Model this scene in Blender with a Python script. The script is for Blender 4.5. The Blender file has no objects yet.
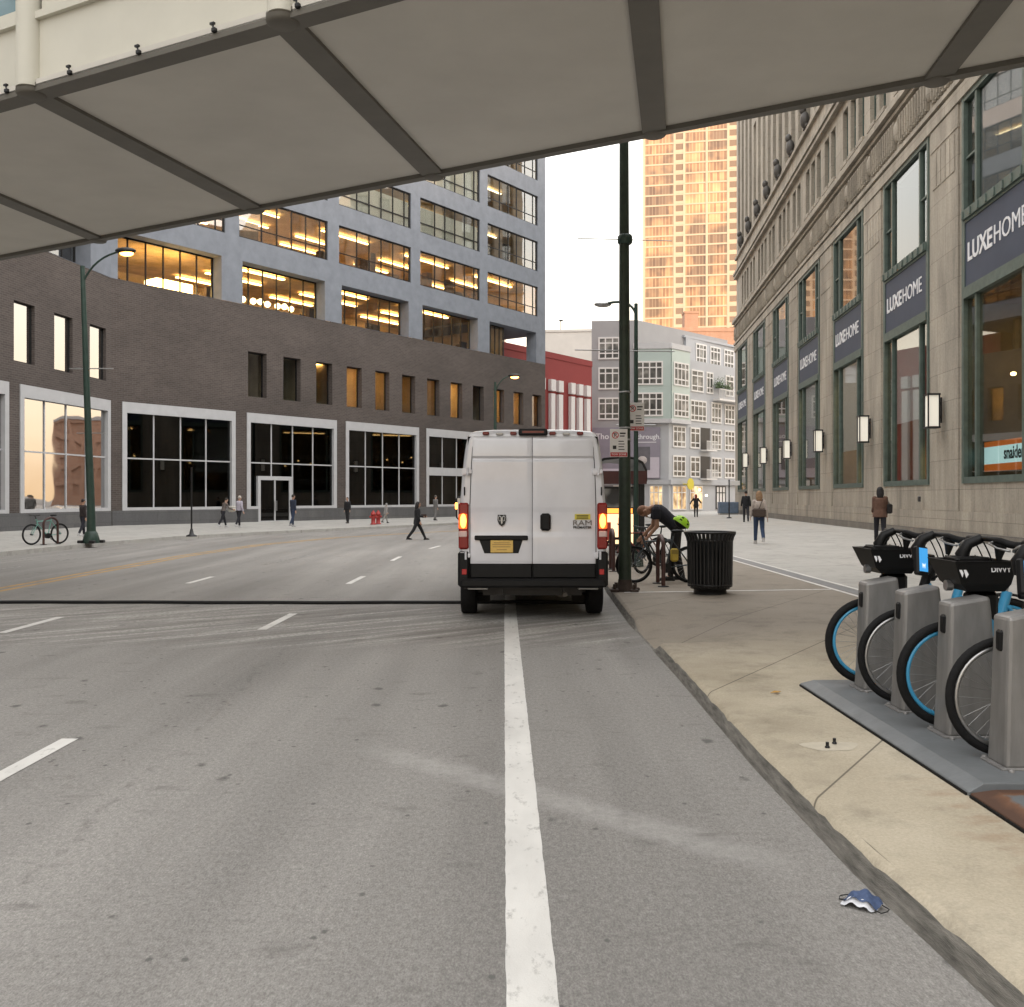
import bpy, math, random
from mathutils import Matrix, Vector, Quaternion
random.seed(7)
R = math.radians
sc = bpy.context.scene
COL = sc.collection
F, HZ, CX, H = 950.0, 497.0, 512.0, 1.72     # focal length in pixels, horizon row, centre column, eye height

# ------------------------------------------------------------------ mesh builder
class MB:
    """collects shapes; build() links them as ONE mesh object"""
    def __init__(s, M=None):
        s.v, s.f, s.m, s.sm, s.uv = [], [], [], [], []
        s.M = M or Matrix.Identity(4); s.mi = 0
    def add(s, vs, fs, smooth=False, uvs=None):
        o = len(s.v); vs = [Vector(p) for p in vs]
        s.v += [s.M @ p for p in vs]
        for f in fs:
            s.f.append([o+i for i in f]); s.m.append(s.mi); s.sm.append(smooth)
            a, b, c = vs[f[0]], vs[f[1]], vs[f[2]]
            n = (b-a).cross(c-a)
            ax = max(range(3), key=lambda i: abs(n[i]))
            for i in f:
                p = vs[i]
                s.uv.append((p.y, p.z) if ax == 0 else ((p.x, p.z) if ax == 1 else (p.x, p.y)))
    def box(s, x0, x1, y0, y1, z0, z1):
        s.add([(x0,y0,z0),(x1,y0,z0),(x1,y1,z0),(x0,y1,z0),(x0,y0,z1),(x1,y0,z1),(x1,y1,z1),(x0,y1,z1)],
              [(0,3,2,1),(4,5,6,7),(0,1,5,4),(1,2,6,5),(2,3,7,6),(3,0,4,7)])
    def cbox(s, x0, x1, y0, y1, z0, z1, b=.02):
        """box with bevelled edges"""
        b = min(b, (x1-x0)*.49, (y1-y0)*.49, (z1-z0)*.49)
        vs, idx = [], {}
        for i, x in ((0,x0),(1,x1)):
            for j, y in ((0,y0),(1,y1)):
                for k, z in ((0,z0),(1,z1)):
                    sx, sy, sz = (1 if i == 0 else -1), (1 if j == 0 else -1), (1 if k == 0 else -1)
                    for a in range(3):
                        p = [x+sx*b, y+sy*b, z+sz*b]; p[a] = (x, y, z)[a]
                        idx[(i,j,k,a)] = len(vs); vs.append(p)
        fs = []
        for a in range(3):
            for side in (0,1):
                q = []
                for (u,w) in ((0,0),(1,0),(1,1),(0,1)):
                    key = [0,0,0]; key[a] = side; key[(a+1)%3] = u; key[(a+2)%3] = w
                    q.append(idx[(key[0],key[1],key[2],a)])
                fs.append(q if side else q[::-1])
        for a in range(3):
            b1, b2 = (a+1)%3, (a+2)%3
            for u in (0,1):
                for w in (0,1):
                    k0 = [0,0,0]; k0[b1] = u; k0[b2] = w; k1 = list(k0); k1[a] = 1
                    q = [idx[(*k0,b1)], idx[(*k1,b1)], idx[(*k1,b2)], idx[(*k0,b2)]]
                    fs.append(q if u == w else q[::-1])
        for i in (0,1):
            for j in (0,1):
                for k in (0,1):
                    t = [idx[(i,j,k,0)], idx[(i,j,k,1)], idx[(i,j,k,2)]]
                    fs.append(t if (i+j+k) % 2 else t[::-1])
        s.add(vs, fs)
    def quad(s, a, b, c, d): s.add([a,b,c,d], [(0,1,2,3)])
    def prism(s, poly, z0, z1):
        n = len(poly)
        s.add([(x,y,z0) for x,y in poly]+[(x,y,z1) for x,y in poly],
              [tuple(range(n))[::-1], tuple(range(n,2*n))]+[(i,(i+1)%n,n+(i+1)%n,n+i) for i in range(n)])
    def tube(s, pts, r, n=8, cap=True, closed=False, flat=1.0):
        pts = [Vector(p) for p in pts]; k = len(pts)
        rs = list(r) if isinstance(r, (list, tuple)) else [r]*k
        T = []
        for i in range(k):
            a = pts[i-1] if (i > 0 or closed) else pts[i]
            b = pts[(i+1) % k] if (i < k-1 or closed) else pts[i]
            t = b-a
            T.append(t.normalized() if t.length > 1e-9 else Vector((0,0,1)))
        up = Vector((0,0,1)) if abs(T[0].z) < .9 else Vector((1,0,0))
        u = T[0].cross(up).normalized()
        vs = []
        for i in range(k):
            if i: u = (u - T[i]*u.dot(T[i]))
            if u.length < 1e-6: u = T[i].orthogonal()
            u.normalize(); w = T[i].cross(u)
            for j in range(n):
                a = 2*math.pi*j/n
                vs.append(pts[i] + u*(math.cos(a)*rs[i]) + w*(math.sin(a)*rs[i]*flat))
        fs = []
        for i in range(k if closed else k-1):
            i2 = (i+1) % k
            for j in range(n):
                j2 = (j+1) % n
                fs.append((i*n+j, i*n+j2, i2*n+j2, i2*n+j))
        s.add(vs, fs, True)
        if cap and not closed:
            s.add(vs[:n], [tuple(range(n))[::-1]]); s.add(vs[-n:], [tuple(range(n))])
    def lathe(s, prof, n=16, c=(0,0,0), smooth=True):
        vs, fs = [], []
        for (r, z) in prof:
            for j in range(n):
                a = 2*math.pi*j/n; vs.append((c[0]+r*math.cos(a), c[1]+r*math.sin(a), c[2]+z))
        for i in range(len(prof)-1):
            for j in range(n):
                j2 = (j+1) % n; fs.append((i*n+j, i*n+j2, (i+1)*n+j2, (i+1)*n+j))
        s.add(vs, fs, smooth)
        s.add(vs[:n], [tuple(range(n))[::-1]]); s.add(vs[-n:], [tuple(range(n))])
    def ball(s, c, r, n=12, m=8, rot=None):
        rx, ry, rz = r if isinstance(r, (tuple, list)) else (r, r, r)
        c = Vector(c); vs, fs = [], []
        def P(x, y, z):
            p = Vector((x*rx, y*ry, z*rz))
            if rot: p = rot @ p
            return c+p
        vs.append(P(0,0,-1))
        for i in range(1, m):
            t = math.pi*i/m-math.pi/2
            for j in range(n):
                a = 2*math.pi*j/n; vs.append(P(math.cos(t)*math.cos(a), math.cos(t)*math.sin(a), math.sin(t)))
        vs.append(P(0,0,1)); L = len(vs)-1
        for j in range(n):
            j2 = (j+1) % n
            fs.append((0, 1+j2, 1+j)); fs.append((L, L-n+j, L-n+j2))
            for i in range(m-2): fs.append((1+i*n+j, 1+i*n+j2, 1+(i+1)*n+j2, 1+(i+1)*n+j))
        s.add(vs, fs, True)
    def torus(s, c, axis, R0, r, n=40, k=10, flat=1.0):
        c = Vector(c); ax = Vector(axis).normalized(); u = ax.orthogonal().normalized(); w = ax.cross(u)
        vs, fs = [], []
        for i in range(n):
            a = 2*math.pi*i/n; d = u*math.cos(a)+w*math.sin(a)
            for j in range(k):
                b = 2*math.pi*j/k; vs.append(c+d*(R0+r*math.cos(b))+ax*(r*flat*math.sin(b)))
        for i in range(n):
            for j in range(k):
                fs.append((i*k+j, ((i+1)%n)*k+j, ((i+1)%n)*k+(j+1)%k, i*k+(j+1)%k))
        s.add(vs, fs, True)
    def text(s, txt, size, M, extrude=.004, bold=0.0, align='CENTER', sx=1.0):
        cu = bpy.data.curves.new('lettering', 'FONT'); cu.body = txt; cu.size = size; cu.extrude = extrude; cu.offset = bold
        cu.align_x = align; cu.align_y = 'CENTER'; cu.resolution_u = 3
        ob = bpy.data.objects.new('lettering', cu); COL.objects.link(ob)
        dg = bpy.context.evaluated_depsgraph_get(); dg.update()
        me = bpy.data.meshes.new_from_object(ob.evaluated_get(dg))
        vs = [M @ Vector((v.co.x*sx, v.co.y, v.co.z)) for v in me.vertices]
        s.add(vs, [tuple(p.vertices) for p in me.polygons])
        bpy.data.objects.remove(ob); bpy.data.curves.remove(cu); bpy.data.meshes.remove(me)
    def build(s, name, mats, parent=None, bevel=0, remesh=0, smooth_iter=0, sub=0):
        me = bpy.data.meshes.new(name)
        me.from_pydata([tuple(p) for p in s.v], [], s.f)
        if not isinstance(mats, (list, tuple)): mats = [mats]
        for m in mats: me.materials.append(m)
        me.polygons.foreach_set('material_index', s.m)
        me.polygons.foreach_set('use_smooth', s.sm)
        uv = me.uv_layers.new(name='UVMap')
        uv.data.foreach_set('uv', [c for p in s.uv for c in p])
        me.update()
        o = bpy.data.objects.new(name, me); COL.objects.link(o)
        if parent is not None: o.parent = parent
        if bevel:
            b = o.modifiers.new('bevel', 'BEVEL'); b.width = bevel; b.segments = 2; b.limit_method = 'ANGLE'; b.angle_limit = R(50)
        if remesh:
            r = o.modifiers.new('remesh', 'REMESH'); r.mode = 'VOXEL'; r.voxel_size = remesh; r.use_smooth_shade = True
        if smooth_iter:
            q = o.modifiers.new('smooth', 'SMOOTH'); q.iterations = smooth_iter; q.factor = .5
        if remesh or sub or bevel:
            dg = bpy.context.evaluated_depsgraph_get()
            nm = bpy.data.meshes.new_from_object(o.evaluated_get(dg), preserve_all_data_layers=True, depsgraph=dg)
            o.modifiers.clear(); o.data = nm
            if remesh:
                nm.polygons.foreach_set('use_smooth', [True]*len(nm.polygons))
        return o

def tag(o, label=None, cat=None, group=None, kind=None):
    if label: o['label'] = label
    if cat: o['category'] = cat
    if group: o['group'] = group
    if kind: o['kind'] = kind
    return o
def thing(name, label, cat, loc=(0,0,0), rz=0, group=None):
    o = bpy.data.objects.new(name, None); COL.objects.link(o); o.empty_display_size = .3
    o.location = loc; o.rotation_euler = (0,0,rz)
    return tag(o, label, cat, group)
def children(o): return [c for c in bpy.data.objects if c.parent == o]
def dup(root, loc, rz, label, kids=None):
    r = root.copy(); COL.objects.link(r); r.location = loc; r.rotation_euler = (0,0,rz); r['label'] = label
    for ch in children(root):
        c = ch.copy(); COL.objects.link(c); c.parent = r
        for g in children(ch):
            d = g.copy(); COL.objects.link(d); d.parent = c
            
    return r
def place(x, y, z=0.0, d=None):
    """photo column x and distance d along the street -> world X"""
    return (x-CX)/F*d
def facing(origin, xdir):
    """facade frame: x along the wall (right for a viewer in front), y into the building, z up"""
    x = Vector((xdir[0], xdir[1], 0)).normalized(); y = Vector((-x.y, x.x, 0))
    return Matrix(((x.x, y.x, 0, origin[0]), (x.y, y.y, 0, origin[1]), (0, 0, 1, origin[2]), (0, 0, 0, 1)))
RX90 = Matrix.Rotation(R(90), 4, 'X')
def upright(x, y, z): return Matrix.Translation((x, y, z)) @ RX90

def wall(mb, x0, x1, z0, z1, holes, depth, y=0.0):
    """wall sheet at y with rectangular holes (x0,x1,z0,z1) and reveals running inwards"""
    xs = sorted({x0, x1, *[v for h in holes for v in h[:2] if x0 < v < x1]})
    zs = sorted({z0, z1, *[v for h in holes for v in h[2:4] if z0 < v < z1]})
    for i in range(len(xs)-1):
        for j in range(len(zs)-1):
            cx, cz = (xs[i]+xs[i+1])/2, (zs[j]+zs[j+1])/2
            if any(h[0] < cx < h[1] and h[2] < cz < h[3] for h in holes): continue
            mb.quad((xs[i],y,zs[j]), (xs[i+1],y,zs[j]), (xs[i+1],y,zs[j+1]), (xs[i],y,zs[j+1]))
    for h in holes:
        a, b, c, d = max(h[0],x0), min(h[1],x1), max(h[2],z0), min(h[3],z1); e = y+depth
        mb.quad((a,y,c),(a,e,c),(b,e,c),(b,y,c)); mb.quad((a,y,d),(b,y,d),(b,e,d),(a,e,d))
        mb.quad((a,y,c),(a,y,d),(a,e,d),(a,e,c)); mb.quad((b,y,c),(b,e,c),(b,e,d),(b,y,d))
def grid_frame(mb, x0, x1, z0, z1, y, cols, rows, w=.06, d=.08, edge=None):
    """window frame with mullions; cols and rows are lists of inner positions"""
    e = edge or w
    mb.box(x0, x0+e, y, y+d, z0, z1); mb.box(x1-e, x1, y, y+d, z0, z1)
    mb.box(x0+e, x1-e, y, y+d, z0, z0+e); mb.box(x0+e, x1-e, y, y+d, z1-e, z1)
    for c in cols: mb.box(c-w/2, c+w/2, y+.004, y+d-.004, z0+e, z1-e)
    for r in rows: mb.box(x0+e, x1-e, y+.008, y+d-.008, r-w/2, r+w/2)

# ------------------------------------------------------------------ materials
def nodes(name):
    m = bpy.data.materials.new(name); m.use_nodes = True
    nt = m.node_tree; return m, nt, nt.nodes['Principled BSDF']
def N(nt, typ, **kw):
    n = nt.nodes.new(typ)
    for k, v in kw.items():
        if k.startswith('i_'):
            key = k[2:]
            n.inputs[int(key) if key.isdigit() else key.replace('_', ' ')].default_value = v
        else: setattr(n, k, v)
    return n
def L(nt, a, ao, b, bi): nt.links.new(a.outputs[ao], b.inputs[bi])
def c4(c): return (c[0], c[1], c[2], 1)
def coords(nt, uv=False, scale=(1,1,1), rot=(0,0,0), loc=(0,0,0)):
    t = N(nt, 'ShaderNodeTexCoord'); mp = N(nt, 'ShaderNodeMapping')
    mp.inputs['Scale'].default_value = scale; mp.inputs['Rotation'].default_value = rot; mp.inputs['Location'].default_value = loc
    L(nt, t, 'UV' if uv else 'Object', mp, 'Vector'); return mp
def ramp(nt, src, out, stops):
    r = N(nt, 'ShaderNodeValToRGB'); L(nt, src, out, r, 'Fac')
    el = r.color_ramp.elements
    while len(el) < len(stops): el.new(.5)
    for e, (p, c) in zip(el, stops): e.position = p; e.color = c4(c) if not isinstance(c, (int, float)) else (c, c, c, 1)
    return r
def mixc(nt, fac, a, b, mode='MIX'):
    m = N(nt, 'ShaderNodeMix', data_type='RGBA', blend_type=mode)
    for sock, v in ((0, fac), (6, a), (7, b)):
        if isinstance(v, tuple) and hasattr(v[0], 'outputs'): nt.links.new(v[0].outputs[v[1]], m.inputs[sock])
        else: m.inputs[sock].default_value = v if sock == 0 else c4(v)
    return (m, 2)
def mat(name, col, rough=.6, metal=0.0, var=.15, scale=6.0, bump=0.0, bscale=60.0, spec=.5, coat=0.0, stretch=(1,1,1)):
    m, nt, b = nodes(name)
    b.inputs['Roughness'].default_value = rough; b.inputs['Metallic'].default_value = metal
    b.inputs['Specular IOR Level'].default_value = spec; b.inputs['Coat Weight'].default_value = coat
    mp = coords(nt, scale=stretch)
    n = N(nt, 'ShaderNodeTexNoise', i_Scale=scale, i_Detail=6.0, i_Roughness=.6); L(nt, mp, 0, n, 'Vector')
    lo = tuple(c*(1-var) for c in col); hi = tuple(min(1, c*(1+var)) for c in col)
    r = ramp(nt, n, 'Fac', [(.3, lo), (.7, hi)]); L(nt, r, 'Color', b, 'Base Color')
    if bump:
        n2 = N(nt, 'ShaderNodeTexNoise', i_Scale=bscale, i_Detail=4.0); L(nt, mp, 0, n2, 'Vector')
        bp = N(nt, 'ShaderNodeBump', i_Strength=bump, i_Distance=.02); L(nt, n2, 'Fac', bp, 'Height'); L(nt, bp, 'Normal', b, 'Normal')
    return m
def emit(name, col, strength):
    m, nt, b = nodes(name); b.inputs['Base Color'].default_value = c4(col)
    b.inputs['Emission Color'].default_value = c4(col); b.inputs['Emission Strength'].default_value = strength
    return m
def glass(name, tint=(.8,.85,.85), base=.12, rough=.02, wav=.0):
    """clear pane: fresnel mix of see-through and mirror"""
    m, nt, b = nodes(name); nt.nodes.remove(b)
    out = nt.nodes['Material Output']
    tr = N(nt, 'ShaderNodeBsdfTransparent'); tr.inputs[0].default_value = c4(tint)
    gl = N(nt, 'ShaderNodeBsdfGlossy', i_Roughness=rough); gl.inputs[0].default_value = (1,1,1,1)
    lw = N(nt, 'ShaderNodeFresnel', i_IOR=1.5)
    ma = N(nt, 'ShaderNodeMath', operation='MULTIPLY_ADD'); ma.inputs[1].default_value = 1-base; ma.inputs[2].default_value = base; ma.use_clamp = True
    ge = N(nt, 'ShaderNodeNewGeometry'); fr_ = N(nt, 'ShaderNodeMath', operation='SUBTRACT'); fr_.inputs[0].default_value = 1.0; L(nt, ge, 'Backfacing', fr_, 1)
    fm_ = N(nt, 'ShaderNodeMath', operation='MULTIPLY')
    L(nt, lw, 0, ma, 0); L(nt, ma, 0, fm_, 0); L(nt, fr_, 0, fm_, 1); ma = fm_
    mx = N(nt, 'ShaderNodeMixShader'); L(nt, ma, 0, mx, 0); L(nt, tr, 0, mx, 1); L(nt, gl, 0, mx, 2); L(nt, mx, 0, out, 0)
    if wav:
        n = N(nt, 'ShaderNodeTexNoise', i_Scale=.55, i_Detail=1.0); mp = coords(nt); L(nt, mp, 0, n, 'Vector')
        bp = N(nt, 'ShaderNodeBump', i_Strength=wav, i_Distance=.1); L(nt, n, 'Fac', bp, 'Height'); L(nt, bp, 'Normal', gl, 'Normal'); L(nt, bp, 'Normal', lw, 'Normal')
    return m
def blockwork(name, c1, c2, mortar, bw, bh, ms, rough=.85, stain=.34, stain_scale=(1.2,1.2,.25), bump=.3, offset=.5, sq=0):
    m, nt, b = nodes(name); b.inputs['Roughness'].default_value = rough
    mp = coords(nt, uv=True)
    br = N(nt, 'ShaderNodeTexBrick', offset=offset)
    br.inputs['Color1'].default_value = c4(c1); br.inputs['Color2'].default_value = c4(c2); br.inputs['Mortar'].default_value = c4(mortar)
    for k, v in (('Scale', 1.0), ('Mortar Size', ms), ('Mortar Smooth', .1), ('Bias', 0.0), ('Brick Width', bw), ('Row Height', bh)): br.inputs[k].default_value = v
    L(nt, mp, 0, br, 'Vector')
    m2 = coords(nt, scale=stain_scale)
    n = N(nt, 'ShaderNodeTexNoise', i_Scale=1.0, i_Detail=8.0, i_Roughness=.65); L(nt, m2, 0, n, 'Vector')
    r = ramp(nt, n, 'Fac', [(.3, 1-stain), (.65, 1.0)])
    m3 = coords(nt); n3 = N(nt, 'ShaderNodeTexNoise', i_Scale=14.0, i_Detail=6.0); L(nt, m3, 0, n3, 'Vector')
    r3 = ramp(nt, n3, 'Fac', [(.25, .84), (.75, 1.08)])
    x = mixc(nt, 1.0, (br, 'Color'), (r, 'Color'), 'MULTIPLY'); y = mixc(nt, 1.0, x, (r3, 'Color'), 'MULTIPLY')
    nt.links.new(y[0].outputs[2], b.inputs['Base Color'])
    bp = N(nt, 'ShaderNodeBump', i_Strength=bump, i_Distance=.01, invert=True); L(nt, br, 'Fac', bp, 'Height'); L(nt, bp, 'Normal', b, 'Normal')
    return m

M = {}
M['asphalt_far'] = mat('asphalt_far', (.12,.115,.11), .9, var=.15, scale=.5)
M['kerb'] = mat('kerb_concrete', (.175,.165,.145), .9, var=.5, scale=4, bump=.4, bscale=30, stretch=(6,1.1,9))
M['paint'] = mat('road_paint', (.62,.61,.58), .7, var=.16, scale=25, bump=.2)
M['worn_paint'] = mat('worn_road_paint', (.33,.32,.30), .8, var=.35, scale=14)
M['yellow_paint'] = mat('yellow_paint', (.36,.24,.08), .8, var=.3, scale=10)
M['concrete'] = mat('blue_grey_concrete', (.212,.231,.266), .85, var=.12, scale=1.6, bump=.15, bscale=12)
M['soffit'] = mat('soffit_panel', (.61,.585,.53), .75, var=.06, scale=.7)
M['cream'] = mat('cream_metal', (.60,.58,.50), .6, var=.05, scale=1)
M['olive'] = mat('olive_trim', (.135,.125,.105), .6, var=.1, scale=2)
M['white_frame'] = mat('white_frame', (.50,.50,.51), .5, var=.06, scale=2)
M['grey_stone'] = blockwork('grey_granite', (.115,.115,.12), (.14,.14,.14), (.06,.06,.06), 1.3, .45, .006, .55, .25)
M['brick'] = blockwork('brown_brick', (.088,.070,.062), (.118,.094,.082), (.15,.13,.12), .30, .10, .012, .9, .34, (.16,.16,.4), .3)
M['redbrick'] = blockwork('red_brick', (.30,.05,.045), (.34,.06,.05), (.28,.06,.05), .22, .075, .006, .85, .15)
M['orange_brick'] = blockwork('orange_brick', (.32,.17,.11), (.38,.21,.14), (.35,.3,.25), .3, .1, .012, .9, .2)
M['tan_brick'] = blockwork('tan_brick', (.34,.26,.18), (.40,.31,.22), (.35,.3,.25), .3, .1, .012, .9, .2)
M['limestone'] = blockwork('limestone', (.40,.358,.295), (.455,.408,.335), (.23,.20,.165), 1.55, .98, .008, .85, .46, (1.1,1.1,.20), .35)
M['granite_base'] = blockwork('granite_base', (.20,.18,.155), (.23,.21,.18), (.12,.11,.1), 2.4, .6, .008, .7, .35)
M['darkmetal'] = mat('dark_metal', (.015,.015,.016), .4, .3, var=.2, scale=8)
M['black'] = mat('black_plastic', (.006,.006,.0065), .5, var=.2, scale=8, spec=.25)
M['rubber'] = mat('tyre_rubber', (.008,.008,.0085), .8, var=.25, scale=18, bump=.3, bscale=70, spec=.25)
M['steel'] = mat('steel', (.42,.42,.42), .35, .9, var=.1, scale=10)
M['dock'] = mat('dock_metal', (.245,.238,.23), .48, .3, var=.24, scale=7, stretch=(1,1,.22), bump=.08)
M['plate'] = mat('dock_plate_paint', (.15,.16,.166), .55, .1, var=.12, scale=5, bump=.1, bscale=30)
M['blue'] = mat('sky_blue_paint', (.05,.30,.52), .35, var=.06, scale=3, coat=.3)
M['green_pole'] = mat('dark_green_paint', (.022,.036,.022), .55, var=.35, scale=7, bump=.2, bscale=30)
M['lamp_green'] = mat('green_lamp_paint', (.020,.046,.034), .5, var=.25, scale=5)
M['verdigris'] = mat('green_window_metal', (.075,.105,.09), .55, var=.22, scale=4)
M['navy'] = mat('slate_sign_panel', (.052,.064,.094), .6, var=.08, scale=1.0, spec=.25)
M['letter'] = mat('pale_lettering', (.72,.72,.74), .5, var=.03)
M['blind'] = mat('grey_blind', (.27,.28,.32), .8, var=.05, scale=1)
M['white_paint'] = mat('van_white', (.66,.66,.695), .26, var=.075, scale=1.3, coat=.6)
M['white_signal'] = mat('sign_white', (.70,.68,.66), .5, var=.05)
M['sign_red'] = mat('sign_red', (.45,.03,.03), .5, var=.05)
M['skin'] = mat('skin', (.45,.27,.19), .5, var=.05)
M['skin_dark'] = mat('skin_tan', (.36,.20,.13), .5, var=.05)
M['grey_panel'] = mat('grey_cladding', (.33,.325,.33), .6, var=.06, scale=.6)
M['grey_panel2'] = mat('bluish_cladding', (.41,.42,.44), .6, var=.06, scale=.6)
M['pale_panel'] = mat('pale_cladding', (.55,.52,.48), .7, var=.06, scale=.6)
M['aqua'] = mat('aqua_glass_spandrel', (.40,.48,.455), .3, var=.06, scale=.5)
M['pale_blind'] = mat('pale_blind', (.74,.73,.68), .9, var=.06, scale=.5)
M['dark_room'] = mat('room_dark', (.035,.03,.026), .9, var=.3, scale=1.5)
M['warm_room'] = mat('room_plaster', (.62,.50,.34), .9, var=.25, scale=.8)
M['wood_floor'] = mat('room_floor', (.20,.14,.09), .7, var=.2, scale=2)
M['lamp_warm'] = emit('lamp_warm', (1,.60,.22), 9.0)
M['lamp_soft'] = emit('lamp_soft', (1,.80,.48), 3.0)
M['lantern_glass'] = emit('lantern_glass', (.95,.90,.78), .12)
M['glass_clear'] = glass('window_glass', (.78,.80,.78), .07)
M['glass_office'] = glass('office_glass', (.84,.85,.82), .24, wav=.05)
M['glass_dark'] = glass('tinted_glass', (.06,.06,.06), .0)
M['teal_pane'] = mat('teal_pane', (.16,.25,.28), .12, var=.15, scale=1)
M['glass_mirror'] = glass('reflective_glass', (.3,.3,.3), .48, wav=.10)
# ------------------------------------------------------------------ ground materials
def math1(nt, op, a, b=None, c=None, clamp=False):
    n = N(nt, 'ShaderNodeMath', operation=op); n.use_clamp = clamp
    for i, v in enumerate((a, b, c)):
        if v is None: continue
        if isinstance(v, tuple): nt.links.new(v[0].outputs[v[1]], n.inputs[i])
        else: n.inputs[i].default_value = v
    return (n, 0)
def band(nt, val, lo, hi, soft):
    """1 between lo and hi, soft edges"""
    a = math1(nt, 'SUBTRACT', val, lo); a = math1(nt, 'DIVIDE', a, soft, clamp=True)
    b = math1(nt, 'SUBTRACT', hi, val); b = math1(nt, 'DIVIDE', b, soft, clamp=True)
    return math1(nt, 'MULTIPLY', a, b)
def noise(nt, scale, detail=4.0, stretch=(1,1,1), rot=(0,0,0), rough=.55, loc=(0,0,0)):
    mp = coords(nt, scale=stretch, rot=rot, loc=loc)
    n = N(nt, 'ShaderNodeTexNoise', i_Scale=scale, i_Detail=detail, i_Roughness=rough); L(nt, mp, 0, n, 'Vector'); return n
def xyz(nt):
    t = N(nt, 'ShaderNodeTexCoord'); s = N(nt, 'ShaderNodeSeparateXYZ'); L(nt, t, 'Object', s, 0); return (s,0), (s,1), (s,2)

def slant(nt, deg, su, sv, off):
    """noise drawn out along a direction on the ground"""
    X, Y, Z = xyz(nt); c, s_ = math.cos(R(deg)), math.sin(R(deg))
    u = math1(nt, 'MULTIPLY_ADD', X, c*su, math1(nt, 'MULTIPLY_ADD', Y, s_*su, float(off)))
    v = math1(nt, 'MULTIPLY_ADD', X, -s_*sv, math1(nt, 'MULTIPLY', Y, c*sv))
    cb = N(nt, 'ShaderNodeCombineXYZ'); nt.links.new(u[0].outputs[0], cb.inputs[0]); nt.links.new(v[0].outputs[0], cb.inputs[1])
    n = N(nt, 'ShaderNodeTexNoise', i_Scale=1.0, i_Detail=7.0, i_Roughness=.66); L(nt, cb, 0, n, 'Vector'); return n
def asphalt():
    m, nt, b = nodes('worn_asphalt'); b.inputs['Roughness'].default_value = .8; b.inputs['Specular IOR Level'].default_value = .35
    X, Y, Z = xyz(nt)
    big = ramp(nt, noise(nt, .35, 5, (1,.35,1)), 'Fac', [(.3, (.226,.216,.202)), (.72, (.305,.291,.272))])
    fine = ramp(nt, noise(nt, 38, 8, (1,.55,1), rough=.8), 'Fac', [(.3, .66), (.72, 1.32)])
    c = mixc(nt, 1.0, (big, 'Color'), (fine, 'Color'), 'MULTIPLY')
    grit = ramp(nt, noise(nt, 120, 4, (1,.5,1), rough=.7), 'Fac', [(.35, .72), (.66, 1.32)])
    c = mixc(nt, .8, c, (grit, 'Color'), 'MULTIPLY')
    # wheel-worn bands along the road
    tr = ramp(nt, noise(nt, 1.1, 3, (1,.06,1)), 'Fac', [(.35, .82), (.65, 1.10)])
    c = mixc(nt, 1.0, c, (tr, 'Color'), 'MULTIPLY')
    # gum and oil spots
    for sc_, th, dark, strch in ((2.6, .098, .95, (1,.7,1)), (7.0, .10, 1.05, (1,.8,1))):
        mp = coords(nt, scale=strch, loc=(3.1*sc_, 1.7, 0)); v = N(nt, 'ShaderNodeTexVoronoi', i_Scale=sc_, i_Randomness=1.0); L(nt, mp, 0, v, 'Vector')
        wob = noise(nt, 26, 3)
        d = math1(nt, 'MULTIPLY_ADD', (wob, 'Fac'), .16, (v, 'Distance'))
        s = N(nt, 'ShaderNodeMapRange'); s.inputs['From Min'].default_value = th+.05; s.inputs['From Max'].default_value = th+.11
        nt.links.new(d[0].outputs[0], s.inputs['Value'])
        keep = math1(nt, 'GREATER_THAN', (v, 'Color'), .52)
        f = math1(nt, 'MULTIPLY', math1(nt, 'SUBTRACT', 1.0, (s, 0)), keep)
        c = mixc(nt, math1(nt, 'MULTIPLY', f, .8), c, (dark*.1, dark*.097, dark*.093))
    # chalky worn hatching across the lane ahead
    h = ramp(nt, slant(nt, 38, .33, 4.6, 0), 'Fac', [(.47, 0.0), (.59, 1.0)])
    fr = ramp(nt, noise(nt, 20, 5), 'Fac', [(.4, .15), (.65, 1.0)])
    yk = band(nt, Y, 10.6, 15.4, .9); xk = band(nt, X, -13.0, 1.8, .6)
    k = math1(nt, 'MULTIPLY', math1(nt, 'MULTIPLY', (h, 0), (fr, 0)), math1(nt, 'MULTIPLY', yk, xk))
    c = mixc(nt, math1(nt, 'MULTIPLY', k, .8), c, (.56,.54,.50))
    dk = ramp(nt, slant(nt, 38, .25, 2.6, 7), 'Fac', [(.45, 0.0), (.7, 1.0)])
    k = math1(nt, 'MULTIPLY', (dk, 0), math1(nt, 'MULTIPLY', yk, xk))
    c = mixc(nt, math1(nt, 'MULTIPLY', k, .72), c, (.115,.105,.095))
    # ghost of a painted stripe and a paler lane edge
    u = math1(nt, 'MULTIPLY_ADD', X, .683, math1(nt, 'MULTIPLY', Y, .731))      # across the stripe
    t = math1(nt, 'MULTIPLY_ADD', X, -.731, math1(nt, 'MULTIPLY', Y, .683))
    wn = noise(nt, 5, 4)
    uw = math1(nt, 'MULTIPLY_ADD', (wn, 'Fac'), .14, u)
    gk = ramp(nt, noise(nt, 9, 6, rough=.7), 'Fac', [(.35,.35),(.65,1.0)])
    g = math1(nt, 'MULTIPLY', math1(nt, 'MULTIPLY', band(nt, uw, 3.99, 4.36, .12), band(nt, t, 1.95, 5.25, .45)), (gk, 0))
    c = mixc(nt, math1(nt, 'MULTIPLY', g, .55), c, (.43,.415,.395))
    st = ramp(nt, noise(nt, 1.7, 6, (1,2.2,1), rough=.62, loc=(2.3,.4,0)), 'Fac', [(.60, 0.0), (.72, 1.0)])
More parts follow.
